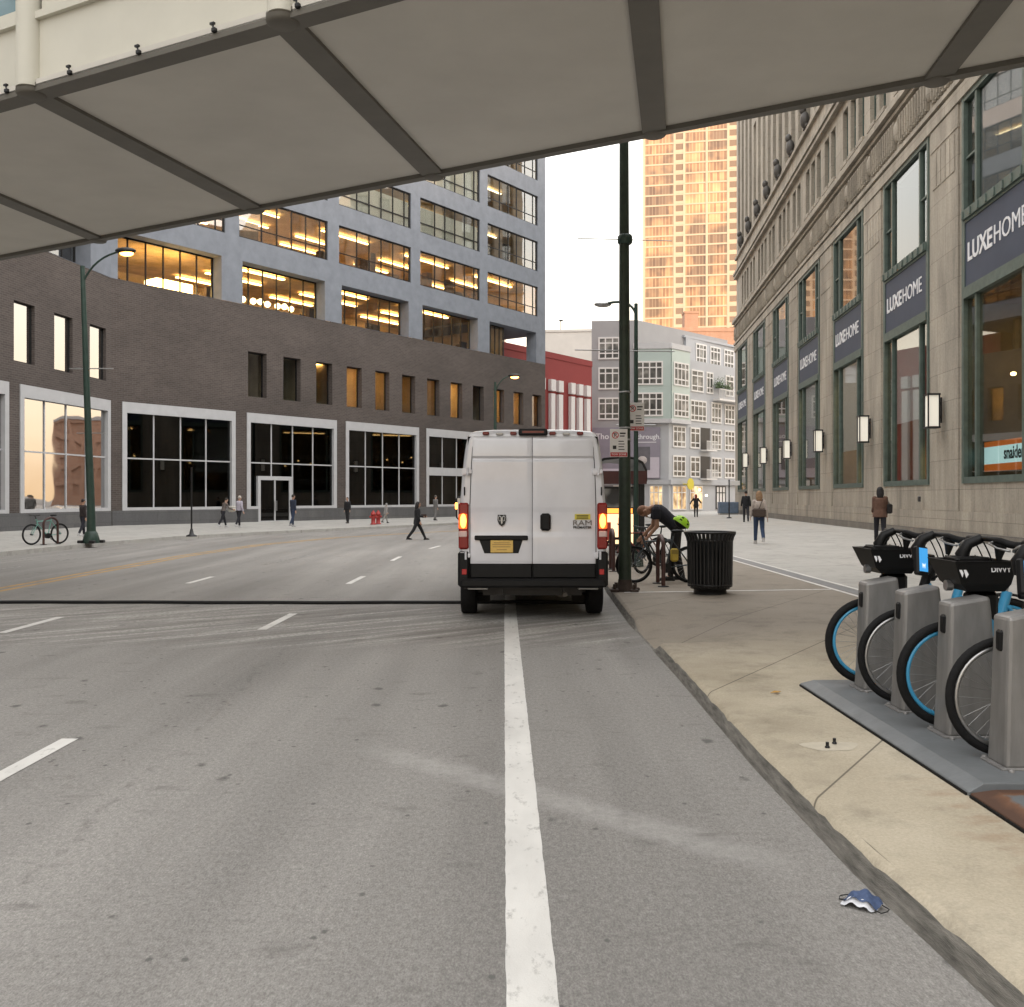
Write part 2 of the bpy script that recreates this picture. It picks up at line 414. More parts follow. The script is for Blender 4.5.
    c = mixc(nt, math1(nt, 'MULTIPLY', (st, 0), .5), c, (.10,.094,.088))
    # crack line between the paving strips
    cn = noise(nt, 1.4, 5); cx = math1(nt, 'MULTIPLY_ADD', (cn, 'Fac'), .36, X)
    cx = math1(nt, 'MULTIPLY_ADD', Y, .06, cx)
    brk = ramp(nt, noise(nt, 5.5, 6, rough=.7), 'Fac', [(.46, 0.0), (.66, 1.0)])
    g = math1(nt, 'MULTIPLY', math1(nt, 'MULTIPLY', band(nt, cx, -1.78, -1.70, .03), (brk, 0)), band(nt, Y, 0.0, 11.0, .5))
    c = mixc(nt, math1(nt, 'MULTIPLY', g, .5), c, (.08,.074,.068))
    nt.links.new(c[0].outputs[2], b.inputs['Base Color'])
    n2 = noise(nt, 120, 5, rough=.7); bp = N(nt, 'ShaderNodeBump', i_Strength=.55, i_Distance=.012); L(nt, n2, 'Fac', bp, 'Height'); L(nt, bp, 'Normal', b, 'Normal')
    return m
M['asphalt'] = asphalt()

def walkway():
    m, nt, b = nodes('pavement_concrete'); b.inputs['Roughness'].default_value = .85; b.inputs['Specular IOR Level'].default_value = .3
    X, Y, Z = xyz(nt)
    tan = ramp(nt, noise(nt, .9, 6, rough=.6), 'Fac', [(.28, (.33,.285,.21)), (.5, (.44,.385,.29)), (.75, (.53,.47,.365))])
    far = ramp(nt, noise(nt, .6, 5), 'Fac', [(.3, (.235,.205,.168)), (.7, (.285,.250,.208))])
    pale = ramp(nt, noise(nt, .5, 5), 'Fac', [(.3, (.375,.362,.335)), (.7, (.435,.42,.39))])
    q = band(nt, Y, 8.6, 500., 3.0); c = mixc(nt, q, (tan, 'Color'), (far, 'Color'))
    p = math1(nt, 'ADD', band(nt, X, 5.45, 900., .02), band(nt, Y, 24.0, 900., 1.0), clamp=True)
    p = math1(nt, 'MAXIMUM', p, band(nt, X, -900., -2.0, .5))
    c = mixc(nt, p, c, (pale, 'Color'))
    fine = ramp(nt, noise(nt, 60, 8, rough=.75), 'Fac', [(.28, .80), (.72, 1.16)]); c = mixc(nt, 1.0, c, (fine, 'Color'), 'MULTIPLY')
    blot = ramp(nt, noise(nt, 2.4, 7, rough=.7, loc=(4,2,0)), 'Fac', [(.30, .66), (.5, 1.0)]); c = mixc(nt, .8, c, (blot, 'Color'), 'MULTIPLY')
    # rusty brown run-off beside the dock plate
    rs = math1(nt, 'MULTIPLY', band(nt, X, 2.0, 2.6, .35), band(nt, Y, 3.2, 5.6, .7))
    rn = ramp(nt, noise(nt, 4, 6, (1,2.2,1)), 'Fac', [(.45, 0.0), (.7, 1.0)])
    c = mixc(nt, math1(nt, 'MULTIPLY', math1(nt, 'MULTIPLY', rs, (rn, 0)), .6), c, (.23,.11,.045))
    # control joints: skewed near the kerb, square on the pale plaza
    s = math1(nt, 'MULTIPLY_ADD', X, -1.44, Y); s = math1(nt, 'MODULO', math1(nt, 'ADD', s, 40*2.72+.06), 2.72)
    j = math1(nt, 'MULTIPLY', band(nt, s, 0.02, .050, .008), band(nt, Y, 0.5, 15.5, .05)); j = math1(nt, 'MULTIPLY', j, band(nt, X, -1.0, 5.4, .05))
    s2 = math1(nt, 'MODULO', math1(nt, 'ADD', Y, 300.0), 3.6); s3 = math1(nt, 'MODULO', math1(nt, 'ADD', X, 300.15), 2.9)
    j2 = math1(nt, 'ADD', band(nt, s2, .02, .05, .01), band(nt, s3, .02, .05, .01), clamp=True)
    j2 = math1(nt, 'MULTIPLY', math1(nt, 'MULTIPLY', j2, p), .45)
    c = mixc(nt, math1(nt, 'MULTIPLY', math1(nt, 'ADD', j, j2, clamp=True), .75), c, (.06,.05,.04))
    nt.links.new(c[0].outputs[2], b.inputs['Base Color'])
    n2 = noise(nt, 90, 5, rough=.7); bp = N(nt, 'ShaderNodeBump', i_Strength=.3, i_Distance=.01); L(nt, n2, 'Fac', bp, 'Height'); L(nt, bp, 'Normal', b, 'Normal')
    return m
M['walk'] = walkway()

# ------------------------------------------------------------------ the setting
def interp(pts, y):
    if y <= pts[0][1]: return pts[0][0]
    for (x0,y0),(x1,y1) in zip(pts, pts[1:]):
        if y <= y1: return x0+(x1-x0)*(y-y0)/(y1-y0)
    return pts[-1][0]
KR = [(1.66,-60),(1.66,3),(1.575,4.3),(1.55,6),(1.59,9),(1.60,13),(1.72,17.2),(1.95,22),(2.4,28),(4.4,38),(7,49),(9.5,62),(11,74),(12,90),(12.5,97)]
def kerb_x(y): return interp(KR, y)
def mart_x(y): return 11.4+.098*y
def dip(y): return max(0.0, min(1.0, (y-10.35)/.35))*max(0.0, min(1.0, (12.55-y)/.5))
def kerb_h(y): return .13-.115*dip(y)
def walk_z(x, y):
    d = max(0.0, x-kerb_x(y)); t = max(0.0, 1-d/1.5)
    return .13+.02*min(d, 10.5)-.115*dip(y)*t*t*(3-2*t)

g = MB(); g.quad((-900,-900,-.03),(900,-900,-.03),(900,1500,-.03),(-900,1500,-.03))
tag(g.build('ground', M['asphalt_far']), kind='structure')
g = MB(); g.quad((-60,-80,0),(80,-80,0),(80,160,0),(-60,160,0))
tag(g.build('road', M['asphalt']), kind='structure')

ys = [-60,-30,-10] + [i*.5 for i in range(0, 20)] + [10+i*.125 for i in range(0, 24)] + [13+i*.75 for i in range(0, 30)] + [36+i*2 for i in range(24)]
ys = sorted(set(y for y in ys if y <= 83)) + [83.0, 83.2, 90, 97.0]
ts = [0,.03,.06,.1,.15,.2,.3,.45,.6,.8,1.0]
g = MB(); vs = []
for y in ys:
    a, b = kerb_x(y)+.055, (mart_x(y)+.4 if y < 83.1 else 60.0)
    if b < a+.1: b = a+.1
    for t in ts:
        x = a+(b-a)*t; vs.append((x, y, walk_z(x, y)))
n = len(ts); fs = [(i*n+j, i*n+j+1, (i+1)*n+j+1, (i+1)*n+j) for i in range(len(ys)-1) for j in range(n-1)]
g.add(vs, fs, True); tag(g.build('pavement', M['walk']), kind='structure')
# kerb: battered face, worn round edge, chips
g = MB(); vs = []
yk = [-60,-20] + [i*.12 for i in range(0, 180)] + [22+i*2 for i in range(38)]
rk = random.Random(4)
for y in yk:
    x, hk = kerb_x(y), kerb_h(y); q = rk.uniform(-.002,.002); q2 = rk.uniform(0,.006)
    if .0 < y < 20 and rk.random() < .05: q2 += .018; q += .004
    z1 = walk_z(x+.056, y)
    vs += [(x-.02, y, -.01), (x+.004+q, y, max(.005, hk*.55)), (x+.014+q, y, max(.008, hk-.024-q2)), (x+.032+q*.5, y, max(.01, hk-.006-q2*.4)), (x+.056, y, z1+.0005)]
fs = [(i*5+j, i*5+j+1, (i+1)*5+j+1, (i+1)*5+j) for i in range(len(yk)-1) for j in range(4)]
g.add(vs, [f[::-1] for f in fs if f[0] % 5 < 2], True); g.mi = 1; g.add(vs, [f[::-1] for f in fs if f[0] % 5 >= 2], True); tag(g.build('kerb', [M['kerb'], M['walk']]), kind='structure')

# far-side pavement follows the bend
KL = [(-14.9,-60),(-14.75,20),(-14.7,27.2),(-14.4,33),(-13.4,38.5),(-11.7,42.6),(-6.5,52.5),(-2.5,60),(.5,66),(1.5,71),(0,77),(-6,82)]
def left_wall(y):
    if y < 48.1: return (-20.3+.134*(y-48.1), y)
    return None
g = MB(); vs = []
wl = [(-34.8,-60),(-24.1,20),(-23.1,27.2),(-22.3,33),(-21.6,38.5),(-20.1,48.6),(-13,58.2),(-7,66.2),(-3,71.6),(-1,74.5),(1.5,77.8),(-3,84)]
for (a, b) in zip(KL, wl):
    for t, z in ((0,.0),(0.0,.14),(.012,.15),(.5,.2),(1.0,.27)):
        vs.append((a[0]+(b[0]-a[0])*t-(.02 if z == .14 else 0), a[1]+(b[1]-a[1])*t, z))
fs = [(i*5+j, (i+1)*5+j, (i+1)*5+j+1, i*5+j+1) for i in range(len(KL)-1) for j in range(4)]
g.add(vs, [f for f in fs], False); tag(g.build('pavement', M['walk']), kind='structure')
# pavement round the flats beyond the junction
g = MB(); g.prism([(9,97.2),(20,95),(52,128),(44,136),(17,101),(9,102)], 0, .16); tag(g.build('pavement', M['walk']), kind='structure')

# painted markings, each 4 mm above the road
def strip(mb, pts, w, z=.004, jit=0.0, step=None):
    pts = [Vector((x,y,0)) for x,y in pts]
    if step:
        out = []
        for a, b in zip(pts, pts[1:]):
            k = max(1, int((b-a).length/step)); out += [a+(b-a)*i/k for i in range(k)]
        pts = out+[pts[-1]]
    vs = []
    for i, p in enumerate(pts):
        t = (pts[min(i+1,len(pts)-1)]-pts[max(i-1,0)]).normalized(); nrm = Vector((t.y,-t.x,0))
        ja, jb = random.uniform(-jit,jit), random.uniform(-jit,jit)
        vs += [p-nrm*(w/2+ja)+Vector((0,0,z)), p+nrm*(w/2+jb)+Vector((0,0,z))]
    mb.add(vs, [(2*i,2*i+1,2*i+3,2*i+2) for i in range(len(pts)-1)])
def paint_mat(name, col, under, thr, sc_=10):
    m, nt, b = nodes(name); b.inputs['Roughness'].default_value = .75
    n = noise(nt, sc_, 8, (1,.5,1), rough=.72); r = ramp(nt, n, 'Fac', [(thr, under), (thr+.14, col)])
    f = ramp(nt, noise(nt, 3, 5, (1,.4,1)), 'Fac', [(.3,.84),(.7,1.06)])
    c = mixc(nt, 1.0, (r,'Color'), (f,'Color'), 'MULTIPLY'); nt.links.new(c[0].outputs[2], b.inputs['Base Color'])
    n2 = noise(nt, 120, 5, rough=.7); bp = N(nt, 'ShaderNodeBump', i_Strength=.3, i_Distance=.008); L(nt, n2, 'Fac', bp, 'Height'); L(nt, bp, 'Normal', b, 'Normal')
    return m
M['lane_white'] = paint_mat('lane_paint', (.66,.645,.61), (.30,.29,.27), .30)
M['lane_faint'] = paint_mat('faded_lane_paint', (.34,.33,.31), (.15,.145,.135), .45)
M['lane_yellow'] = paint_mat('yellow_lane_paint', (.46,.29,.11), (.25,.19,.13), .36, 4)
g = MB(); strip(g, [(.10,-3),(.085,1.5),(-.02,13.5),(-.05,20)], .180, jit=.0022, step=.07); strip(g, [(-.06,20),(-.05,34)], .17)
for y0, y1 in ((-2.3,-.6),(4.6,6.75),(12.3,14.0),(18.8,20.6),(25.6,27.4),(31.6,33.4)):
    x = -3.16 if y0 < 8 else -3.24
    strip(g, [(x+(.5 if y0>30 else 0),y0),(x+(.7 if y0>30 else .02),y1)], .12)
for y0, y1 in ((6.2,7.9),(12.0,13.6),(18.9,20.5)): strip(g, [(-6.45,y0),(-6.46,y1)], .12)
for (a, b) in (((-2.0,37.6),(-1.2,39.0)),((-.4,41.2),(.6,42.6))): strip(g, [a,b], .14)
tag(g.build('lane_marking', M['lane_white']), kind='structure')
g = MB(); strip(g, [(-13.6,8),(-13.55,25),(-13.0,31),(-10.3,38.4),(-5.5,47),(-1.4,54),(4,62)], .13, step=2)
for y0 in (22.5, 25.4, 28.3, 31.0): strip(g, [(-12.2+(.3 if y0>30 else 0),y0),(-12.15+(.35 if y0>30 else 0),y0+1.2)], .16)
strip(g, [(-6.3,24),(-5.9,29)], .12)
tag(g.build('lane_marking', M['lane_faint']), kind='structure')
g = MB(); yl = [(-9.6,2),(-9.65,17.6),(-9.7,27.7),(-9.2,34),(-7.6,40),(-4.4,46),(.5,53)]
strip(g, yl, .13, step=2); strip(g, [(x+.3,y) for x,y in yl], .13, step=2)
tag(g.build('lane_marking', M['lane_yellow']), kind='structure')
# drain channel and pale joint let into the pavement
def on_walk(mb, pts, w, dz, step=.5):
    pts = [Vector((x,y,0)) for x,y in pts]; out = []
    for a, b in zip(pts, pts[1:]):
        k = max(1, int((b-a).length/step)); out += [a+(b-a)*i/k for i in range(k)]
    out.append(pts[-1]); vs = []
    for i, p in enumerate(out):
        t = (out[min(i+1,len(out)-1)]-out[max(i-1,0)]).normalized(); nn = Vector((t.y,-t.x,0))*w/2
        for q in (p-nn, p+nn): vs.append((q.x, q.y, walk_z(q.x, q.y)+dz))
    mb.add(vs, [(2*i,2*i+1,2*i+3,2*i+2) for i in range(len(out)-1)], True)
g = MB(); on_walk(g, [(5.27,13.0),(5.33,26)], .07, .005); on_walk(g, [(5.63,13.0),(5.69,26)], .07, .005); on_walk(g, [(1.86,15.75),(5.24,15.6)], .09, .005, .25)
tag(g.build('pavement_joint', M['lane_white']), kind='structure')
g = MB(); on_walk(g, [(5.45,13.0),(5.51,26)], .24, .004)
tag(g.build('drain_channel', mat('drain_grey', (.17,.17,.17), .6, var=.2, scale=12)), kind='structure')
# pale mortar patch by the dock plate
g = MB(); ring = [(2.02+.17*math.cos(a)*(1+.2*math.sin(3*a)), 6.02+.13*math.sin(a)*(1+.2*math.cos(2*a))) for a in [i*math.pi/9 for i in range(18)]]
g.add([(x, y, walk_z(x,y)+.002) for x,y in ring], [tuple(range(18))]); tag(g.build('pavement_patch', mat('pale_mortar', (.50,.45,.355), .9, var=.12, scale=9)), kind='structure')

# ------------------------------------------------------------------ camera, sky, sun
SUN_EL, SUN_AZ = 3.0, 118.0
cam = bpy.data.cameras.new('camera'); co = bpy.data.objects.new('camera', cam); COL.objects.link(co)
co.location = (0,0,H); co.rotation_euler = (R(90),0,0)
cam.sensor_width = 36; cam.lens = 36*F/1024; cam.shift_y = -(503.5-HZ)/1024; cam.clip_start = .05; cam.clip_end = 4000
sc.camera = co
w = bpy.data.worlds.new('World'); sc.world = w; w.use_nodes = True
nt = w.node_tree; bg = nt.nodes['Background']
sky = N(nt, 'ShaderNodeTexSky', sky_type='NISHITA'); sky.sun_disc = False
sky.sun_elevation = R(SUN_EL); sky.sun_rotation = R(SUN_AZ); sky.air_density = 1.0; sky.dust_density = 3.0; sky.ozone_density = .6
hs = N(nt, 'ShaderNodeHueSaturation'); hs.inputs['Saturation'].default_value = .45; L(nt, sky, 0, hs, 'Color')
tc = N(nt, 'ShaderNodeTexCoord'); sp = N(nt, 'ShaderNodeSeparateXYZ'); L(nt, tc, 'Generated', sp, 0)
hr = ramp(nt, sp, 2, [(0.0, (4.4,3.0,1.7)), (.10, (4.4,3.4,2.4)), (.28, (4.6,4.5,4.2)), (.6, (7.3,7.2,7.15))])
ad = mixc(nt, 1.0, (hs, 'Color'), (hr, 'Color'), 'ADD')
nt.links.new(ad[0].outputs[2], bg.inputs['Color']); bg.inputs['Strength'].default_value = .15
sl = bpy.data.lights.new('sun', 'SUN'); sl.energy = 3.7; sl.angle = R(.5); sl.color = (1.0,.63,.36)
so = bpy.data.objects.new('sun', sl); COL.objects.link(so)
d = Vector((math.sin(R(SUN_AZ))*math.cos(R(SUN_EL)), math.cos(R(SUN_AZ))*math.cos(R(SUN_EL)), math.sin(R(SUN_EL))))
so.rotation_euler = d.to_track_quat('Z', 'Y').to_euler(); so.location = d*200
sc.view_settings.view_transform = 'Standard'; sc.view_settings.look = 'None'; sc.view_settings.gamma = 1; sc.view_settings.exposure = 1.33
sc.cycles.use_denoising = True; sc.cycles.max_bounces = 8; sc.cycles.transparent_max_bounces = 12; sc.cycles.caustics_reflective = False; sc.cycles.caustics_refractive = False
sc.cycles.sample_clamp_indirect = 6
sc.render.engine = 'CYCLES'
# ------------------------------------------------------------------ brick and concrete office block on the left
C0 = (-20.3, 48.1, 0)
ob = thing('office_building', 'dark brick and blue grey concrete office block with lit windows across the street', 'building', C0)
MA = facing((0,0,0), (.592,.806)); MBk = facing((0,0,0), (.134,.991))   # main front, and the front nearer the camera
ZB, ZT = 12.8, 41.0
PITCH = 7.75
cols = [-.35+PITCH*i for i in range(6)]                                  # column centres of the main front
shops = [(.6+7.8*i, 7.6+7.8*i, 1.02, 6.6) for i in range(5)]; shops[4] = (31.8,38.2,1.02,6.6)
small = [(8.5+2.6*i, 9.85+2.6*i, 7.55, 10.16) for i in range(12)]; small = [s for s in small if s[1] < 38.6]
shopsB = [(-7.15-7.8*i, -.1-7.8*i, 1.02, 6.6) for i in range(4)]
smallB = [(-1.87-2.83*i, -.45-2.83*i, 7.55, 10.16) for i in range(11)]
def store_front(Mx, h, door=False, low=None):
    """pale surround with a four-light glazed screen"""
    x0, x1, z0, z1 = h
    f = MB(Mx); ed = .26
    f.box(x0, x0+ed, -.05, .28, z0, z1); f.box(x1-ed, x1, -.05, .28, z0, z1); f.box(x0+ed, x1-ed, -.05, .28, z1-.55, z1); (f.box(x0+ed, x1-ed, -.05, .28, z0, z0+.16) if not door else (f.box(x0+ed, 9.2, -.05, .28, z0, z0+.16), f.box(11.75, x1-ed, -.05, .28, z0, z0+.16)))
    cs = [x0+ed+(x1-x0-2*ed)*k/4 for k in (1,2,3)]; zm = 3.72
    for c in cs: f.box(c-.035, c+.035, .10, .20, z0+.16, z1-.55)
    if low: f.box(x0+ed, x1-ed, .02, .24, zm-.45, zm+.12)
    else: f.box(x0+ed, x1-ed, .105, .195, zm-.035, zm+.035)
    fr = f.build('shop_window', M['white_frame'], ob)
    p = MB(Mx); p.box(x0+ed, x1-ed, .14, .15, z0+.16, z1-.55); return fr, p
for Mx, hs_ in ((MA, shops), (MBk, shopsB)):
    for i, h in enumerate(hs_):
        fr, p = store_front(Mx, h, door=(Mx is MA and i == 1), low=(Mx is MA and i == 3))
        p.build('pane', M['glass_mirror'] if (Mx is MBk) else M['glass_dark'], fr)
# glazed entrance under the second screen
f = MB(MA); f.box(9.2,9.4,-.02,.22,.16,2.95); f.box(11.55,11.75,-.02,.22,.16,2.95); f.box(9.4,11.55,-.02,.22,2.72,2.95); f.box(10.42,10.52,.0,.1,.18,2.72); f.box(9.4,10.42,.02,.08,.18,.32); f.box(10.52,11.55,.02,.08,.18,.32)
fr = f.build('entrance_door', M['white_frame'], ob)
p = MB(MA); p.box(9.4,10.42,.04,.05,.32,2.72); p.box(10.52,11.55,.04,.05,.32,2.72); p.build('pane', M['glass_dark'], fr)
p = MB(MA); p.box(10.36,10.40,-.06,-.03,.9,1.5); p.box(10.54,10.58,-.06,-.03,.9,1.5); p.build('handle', M['steel'], fr)
# warm curtain behind the fourth screen
p = MB(MA)
for k in range(26):
    x = 24.6+k*.24; p.box(x, x+.2, .55+.05*math.sin(k*2.1), .6+.05*math.sin(k*2.1), 1.2, 3.3)
p.build('curtain', emit('lit_curtain', (.80,.62,.36), .55), ob)
# podium walls
g = MB(MA); wall(g, -.02, 39.0, .9, ZB, shops+small+[(9.3,11.65,.85,1.03)], .46)
g.quad((39,0,.1),(39,26,.1),(39,26,ZB),(39,0,ZB)); g.quad((0,0,ZB),(39,0,ZB),(39,26,ZB),(0,26,ZB))
g.M = MBk; wall(g, -95, 0.02, .9, ZB, shopsB+smallB, .46); g.quad((-95,0,ZB),(0,0,ZB),(0,22,ZB),(-95,22,ZB))
g.build('brick_wall', M['brick'], ob)
g = MB(MA); g.box(.05,9.2,-.05,.3,.0,1.03); g.box(11.75,39.05,-.05,.3,.0,1.03); g.M = MBk; g.box(-95,-.05,-.05,.3,.0,1.03); g.build('plinth', M['grey_stone'], ob)
# small deep-set windows
def small_window(Mx, h, mirror=False):
    x0, x1, z0, z1 = h; f = MB(Mx); yb = .16 if mirror else .36; grid_frame(f, x0, x1, z0, z1, yb, [], [], .06, .08)
    fr = f.build('window', M['darkmetal'], ob); p = MB(Mx); p.box(x0+.05, x1-.05, yb+.04, yb+.05, z0+.05, z1-.05); p.build('pane', M['glass_mirror'] if mirror else M['glass_clear'], fr)
for h in small: small_window(MA, h)
for h in smallB: small_window(MBk, h, True)
# rooms behind: dark shop floor, half lit upper floor
def room(Mx, x0, x1, y0, y1, z0, z1, m, name='interior_room'):
    r = MB(Mx)
    r.quad((x0,y0,z0),(x1,y0,z0),(x1,y1,z0),(x0,y1,z0)); r.quad((x0,y0,z1),(x0,y1,z1),(x1,y1,z1),(x1,y0,z1))
    r.mi = 1
    r.quad((x0,y1,z0),(x1,y1,z0),(x1,y1,z1),(x0,y1,z1)); r.quad((x0,y0,z0),(x0,y1,z0),(x0,y1,z1),(x0,y0,z1)); r.quad((x1,y0,z0),(x1,y0,z1),(x1,y1,z1),(x1,y1,z0))
    return r.build(name, m, ob)
room(MA, .4, 38.8, .5, 7, .2, 6.8, [M['dark_room'], M['dark_room']]); room(MBk, -36, -.4, .5, 6, .2, 6.8, [M['dark_room'], M['dark_room']])
rr = room(MA, 8.2, 38.8, .47, 5, 7.2, 10.7, [M['wood_floor'], mat('room_brown', (.26,.17,.10), .9, var=.4, scale=.9)])
ru = random.Random(3); p = MB(MA)
for k in range(3, 12):
    if k in (8,): continue
    x = 8.5+2.6*k; q = ru.uniform(-.5,.3)
    p.box(x+q, x+q+1.3, 1.2+ru.uniform(0,1.5), 1.45+ru.uniform(0,1.2)+1.0, 10.42, 10.46)
p.build('ceiling_lamp', emit('lamp_amber', (1,.58,.2), 8.0), rr)
for k in range(12):                                                     # partitions between the small rooms
    pass
p = MB(MA)
for k in range(11): p.box(10.9+2.6*k-.2+ru.uniform(-.3,.3), 10.9+2.6*k-.1+.1, .8, 5, 7.2, 10.7)
p.build('partition', M['warm_room'], rr)
room(MBk, -30, -.5, .47, 4, 7.2, 10.7, [M['dark_room'], M['dark_room']])
# concrete frame
rows = [(12.83,15.3)]+[(16.65+3.75*i, 19.1+3.75*i) for i in range(6)]
def bay(i, r):
    hw = .72 if r == 0 else .48
    return cols[i]+hw, cols[i+1]-hw
g = MB(MA)
holes, holes0 = [], []
for i in range(5):
    for r, (z0, z1) in enumerate(rows):
        a, b = bay(i, r)
        (holes0 if r == 0 else holes).append((a, b, z0, z1))
wall(g, -1.0, 39.0, 15.95, ZT, holes, .22)
wall(g, -1.0, 39.0, ZB+.02, 15.95, holes0, 1.0)
g.quad((39,0,15.3),(39,26,15.3),(39,26,ZT),(39,0,ZT)); g.box(38.1,38.98,.02,.98,ZB+.02,15.3)
g.box(31.4,38.9,1.0,9.0,15.3,15.5); g.quad((-1,0,ZT),(39,0,ZT),(39,26,ZT),(-1,26,ZT))
g.quad((34.4,1.2,ZB),(34.4,1.2,15.3),(34.4,26,15.3),(34.4,26,ZB))
g.M = MBk
colsB = [1.0, -1.1]+[-1.1-PITCH*i for i in range(1, 12)]
hb, hb0 = [], []
for a, b in zip(colsB[1:], colsB[2:]):
    for r, (z0, z1) in enumerate(rows): (hb0 if r == 0 else hb).append((b+.7, a-.7, z0, z1))
wall(g, -88, 0.0, 15.95, ZT, hb, .22); wall(g, -88, 0.0, ZB+.02, 15.95, hb0, 1.0); g.quad((-88,0,ZT),(0,0,ZT),(0,22,ZT),(-88,22,ZT))
g.build('concrete_frame', M['concrete'], ob)
# office glazing
for i in range(5):
    for r, (z0, z1) in enumerate(rows):
        a, b = bay(i, r)
        if r == 0 and i == 4: b = 34.3
        y = .8 if r == 0 else .10
        n = 5 if (r == 0 and i == 4) else 6
        f = MB(MA); grid_frame(f, a, b, z0, z1, y, [a+(b-a)*(k+.5)/n if r else a+(b-a)*k/n for k in range(1 if r else 1, n)], [] if r == 0 else [z0+.72], .055, .1, .08)
        fr = f.build('office_window', M['darkmetal'], ob)
        p = MB(MA); p.box(a+.06, b-.06, y+.045, y+.055, z0+.06, z1-.06); p.build('pane', M['glass_clear'] if r == 0 else M['glass_office'], fr)
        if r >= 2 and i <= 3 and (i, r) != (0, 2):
            p = MB(MA); p.box(a+.1, b-.1, y+.09, y+.10, z0+.06, z1-.12-.25*((i*3+r) % 3)); p.build('blind', M['pale_blind'], fr)  # pale sheet coloured to stand in for sky mirrored in the upper glass
for a, b in list(zip(colsB[1:], colsB[2:]))[:4]:
    z0, z1 = rows[0]; f = MB(MBk); n = 6; grid_frame(f, b+.7, a-.7, z0, z1, .8, [b+.7+(a-b-1.4)*k/n for k in range(1,n)], [], .055, .1, .08)
    fr = f.build('office_window', M['darkmetal'], ob); p = MB(MBk); p.box(b+.76, a-.76, .845, .855, z0+.06, z1-.06); p.build('pane', M['glass_office'], fr)
room(MBk, -40, -.8, 1.02, 6, ZB+.05, 15.4, [M['dark_room'], M['dark_room']])
# lit office floors
ru = random.Random(11)
for r, (z0, z1) in enumerate(rows[:5]):
    xe = 34.3 if r == 0 else 38.6
    rm = room(MA, -.2, xe, 1.0 if r == 0 else .24, 9, z0-.05, z1+.25, [M['warm_room'] if r else mat('room_ceiling', (.62,.44,.24), .9, var=.3, scale=1.2), M['warm_room']], 'office_floor')
    p = MB(MA)
    for i in range(5):
        if r == 0 and i == 0: p.box(3.9,6.2,2.0,3.2,z0+.35,z0+1.0); continue
        for yy in ((2.0, 4.4, 6.8) if r < 2 else (2.2, 5.6)):
            if r > 1 and ru.random() < .15: continue
            x = cols[i]+ru.uniform(.6,1.6); ln = ru.uniform(2.4,5.2) if r else ru.uniform(2.8,5.8)
            if r == 0 and i == 4: ln = min(ln, 2.2)
            p.box(x, x+ln, yy, yy+(.26 if r < 1 else .16), z1+.06, z1+.12)
    p.build('strip_lamp', M['lamp_warm'] if r < 2 else M['lamp_soft'], rm)
    q = MB(MA)                                                          # partitions, furniture and people-high clutter
    for k in range(34):
        x = ru.uniform(.3, xe-1.6); y = ru.uniform(1.6, 7.5); hh = ru.choice((.8,.8,1.1,1.9,2.3)) if r else ru.choice((.5,.7,1.0,1.0))
        q.box(x, x+ru.uniform(.3,1.5), y, y+ru.uniform(.1,.6), z0-.05, min(z0+hh, z1))
    q.build('furniture', mat('office_clutter', (.10,.065,.04), .8, var=.5, scale=1.5), rm)
rm0 = [c for c in children(ob) if c.name.startswith('office_floor')][0]
p = MB(MA)
for k in range(9): p.ball((8.4+.62*k, 1.75+.1*(k % 3), 13.55+.04*((k*5) % 3)), .19, 10, 7)
p.build('globe_lamp', emit('globe_lamp', (1,.70,.32), 6.0), rm0)

# ------------------------------------------------------------------ footbridge overhead
sky_b = thing('footbridge', 'cream enclosed footbridge with panelled underside spanning the street overhead', 'bridge', (0,0,0))
def ray(px, py): return Vector(((px-CX)/F, 1, (HZ-py)/F))
CAM = Vector((0,0,H))
P0 = CAM+ray(625,138)*14.77
d1 = Vector((.179,1,.0674)).normalized(); d2 = Vector((-.88,.475,0)).normalized()
NN = d1.cross(d2).normalized()
if NN.z < 0: NN = -NN
def hit(px, py):
    q = ray(px,py); return CAM+q*((P0-CAM).dot(NN)/q.dot(NN))
nA, nB = hit(0,96), hit(330,0); dn = (nA-nB).normalized()
def cross2(p, u, q, v):
    """where line p+u*s meets line q+v*t in plan"""
    s_ = ((q.x-p.x)*v.y-(q.y-p.y)*v.x)/(u.x*v.y-u.y*v.x); return p+u*s_
wallR, wallRd = Vector((11.75,0,0)), Vector((.098,1,0)); wallL, wallLd = Vector((-20.6-.134*48.1,0,0)), Vector((.134,.991,0))
farR, farL = cross2(P0, d2, wallR, wallRd), cross2(P0, d2, wallL, wallLd)
neaR, neaL = cross2(nB, dn, wallR, wallRd), cross2(nB, dn, wallL, wallLd)
def slab(mb, poly, lo, hi):
    k = len(poly); mb.add([p+NN*lo for p in poly]+[p+NN*hi for p in poly], [tuple(range(k))[::-1], tuple(range(k,2*k))]+[(i,(i+1)%k,k+(i+1)%k,k+i) for i in range(k)])
beams = []
for e in (((0,193),(95,233.5),(0,201),(90,238)), ((34,99),(242,207),(54,95),(257,203)), ((277,28),(421,172),(303,22),(440,168)), ((628,0),(642,128),(659,0),(666,124)), ((980,0),(926,74),(1010,0),(957,67))):
    a, b, c, d = [hit(*p) for p in e]
    beams.append((cross2(a, b-a, P0, d2), cross2(a, b-a, nB, dn), cross2(c, d-c, P0, d2), cross2(c, d-c, nB, dn)))
gapv = (beams[3][0]-beams[4][0])
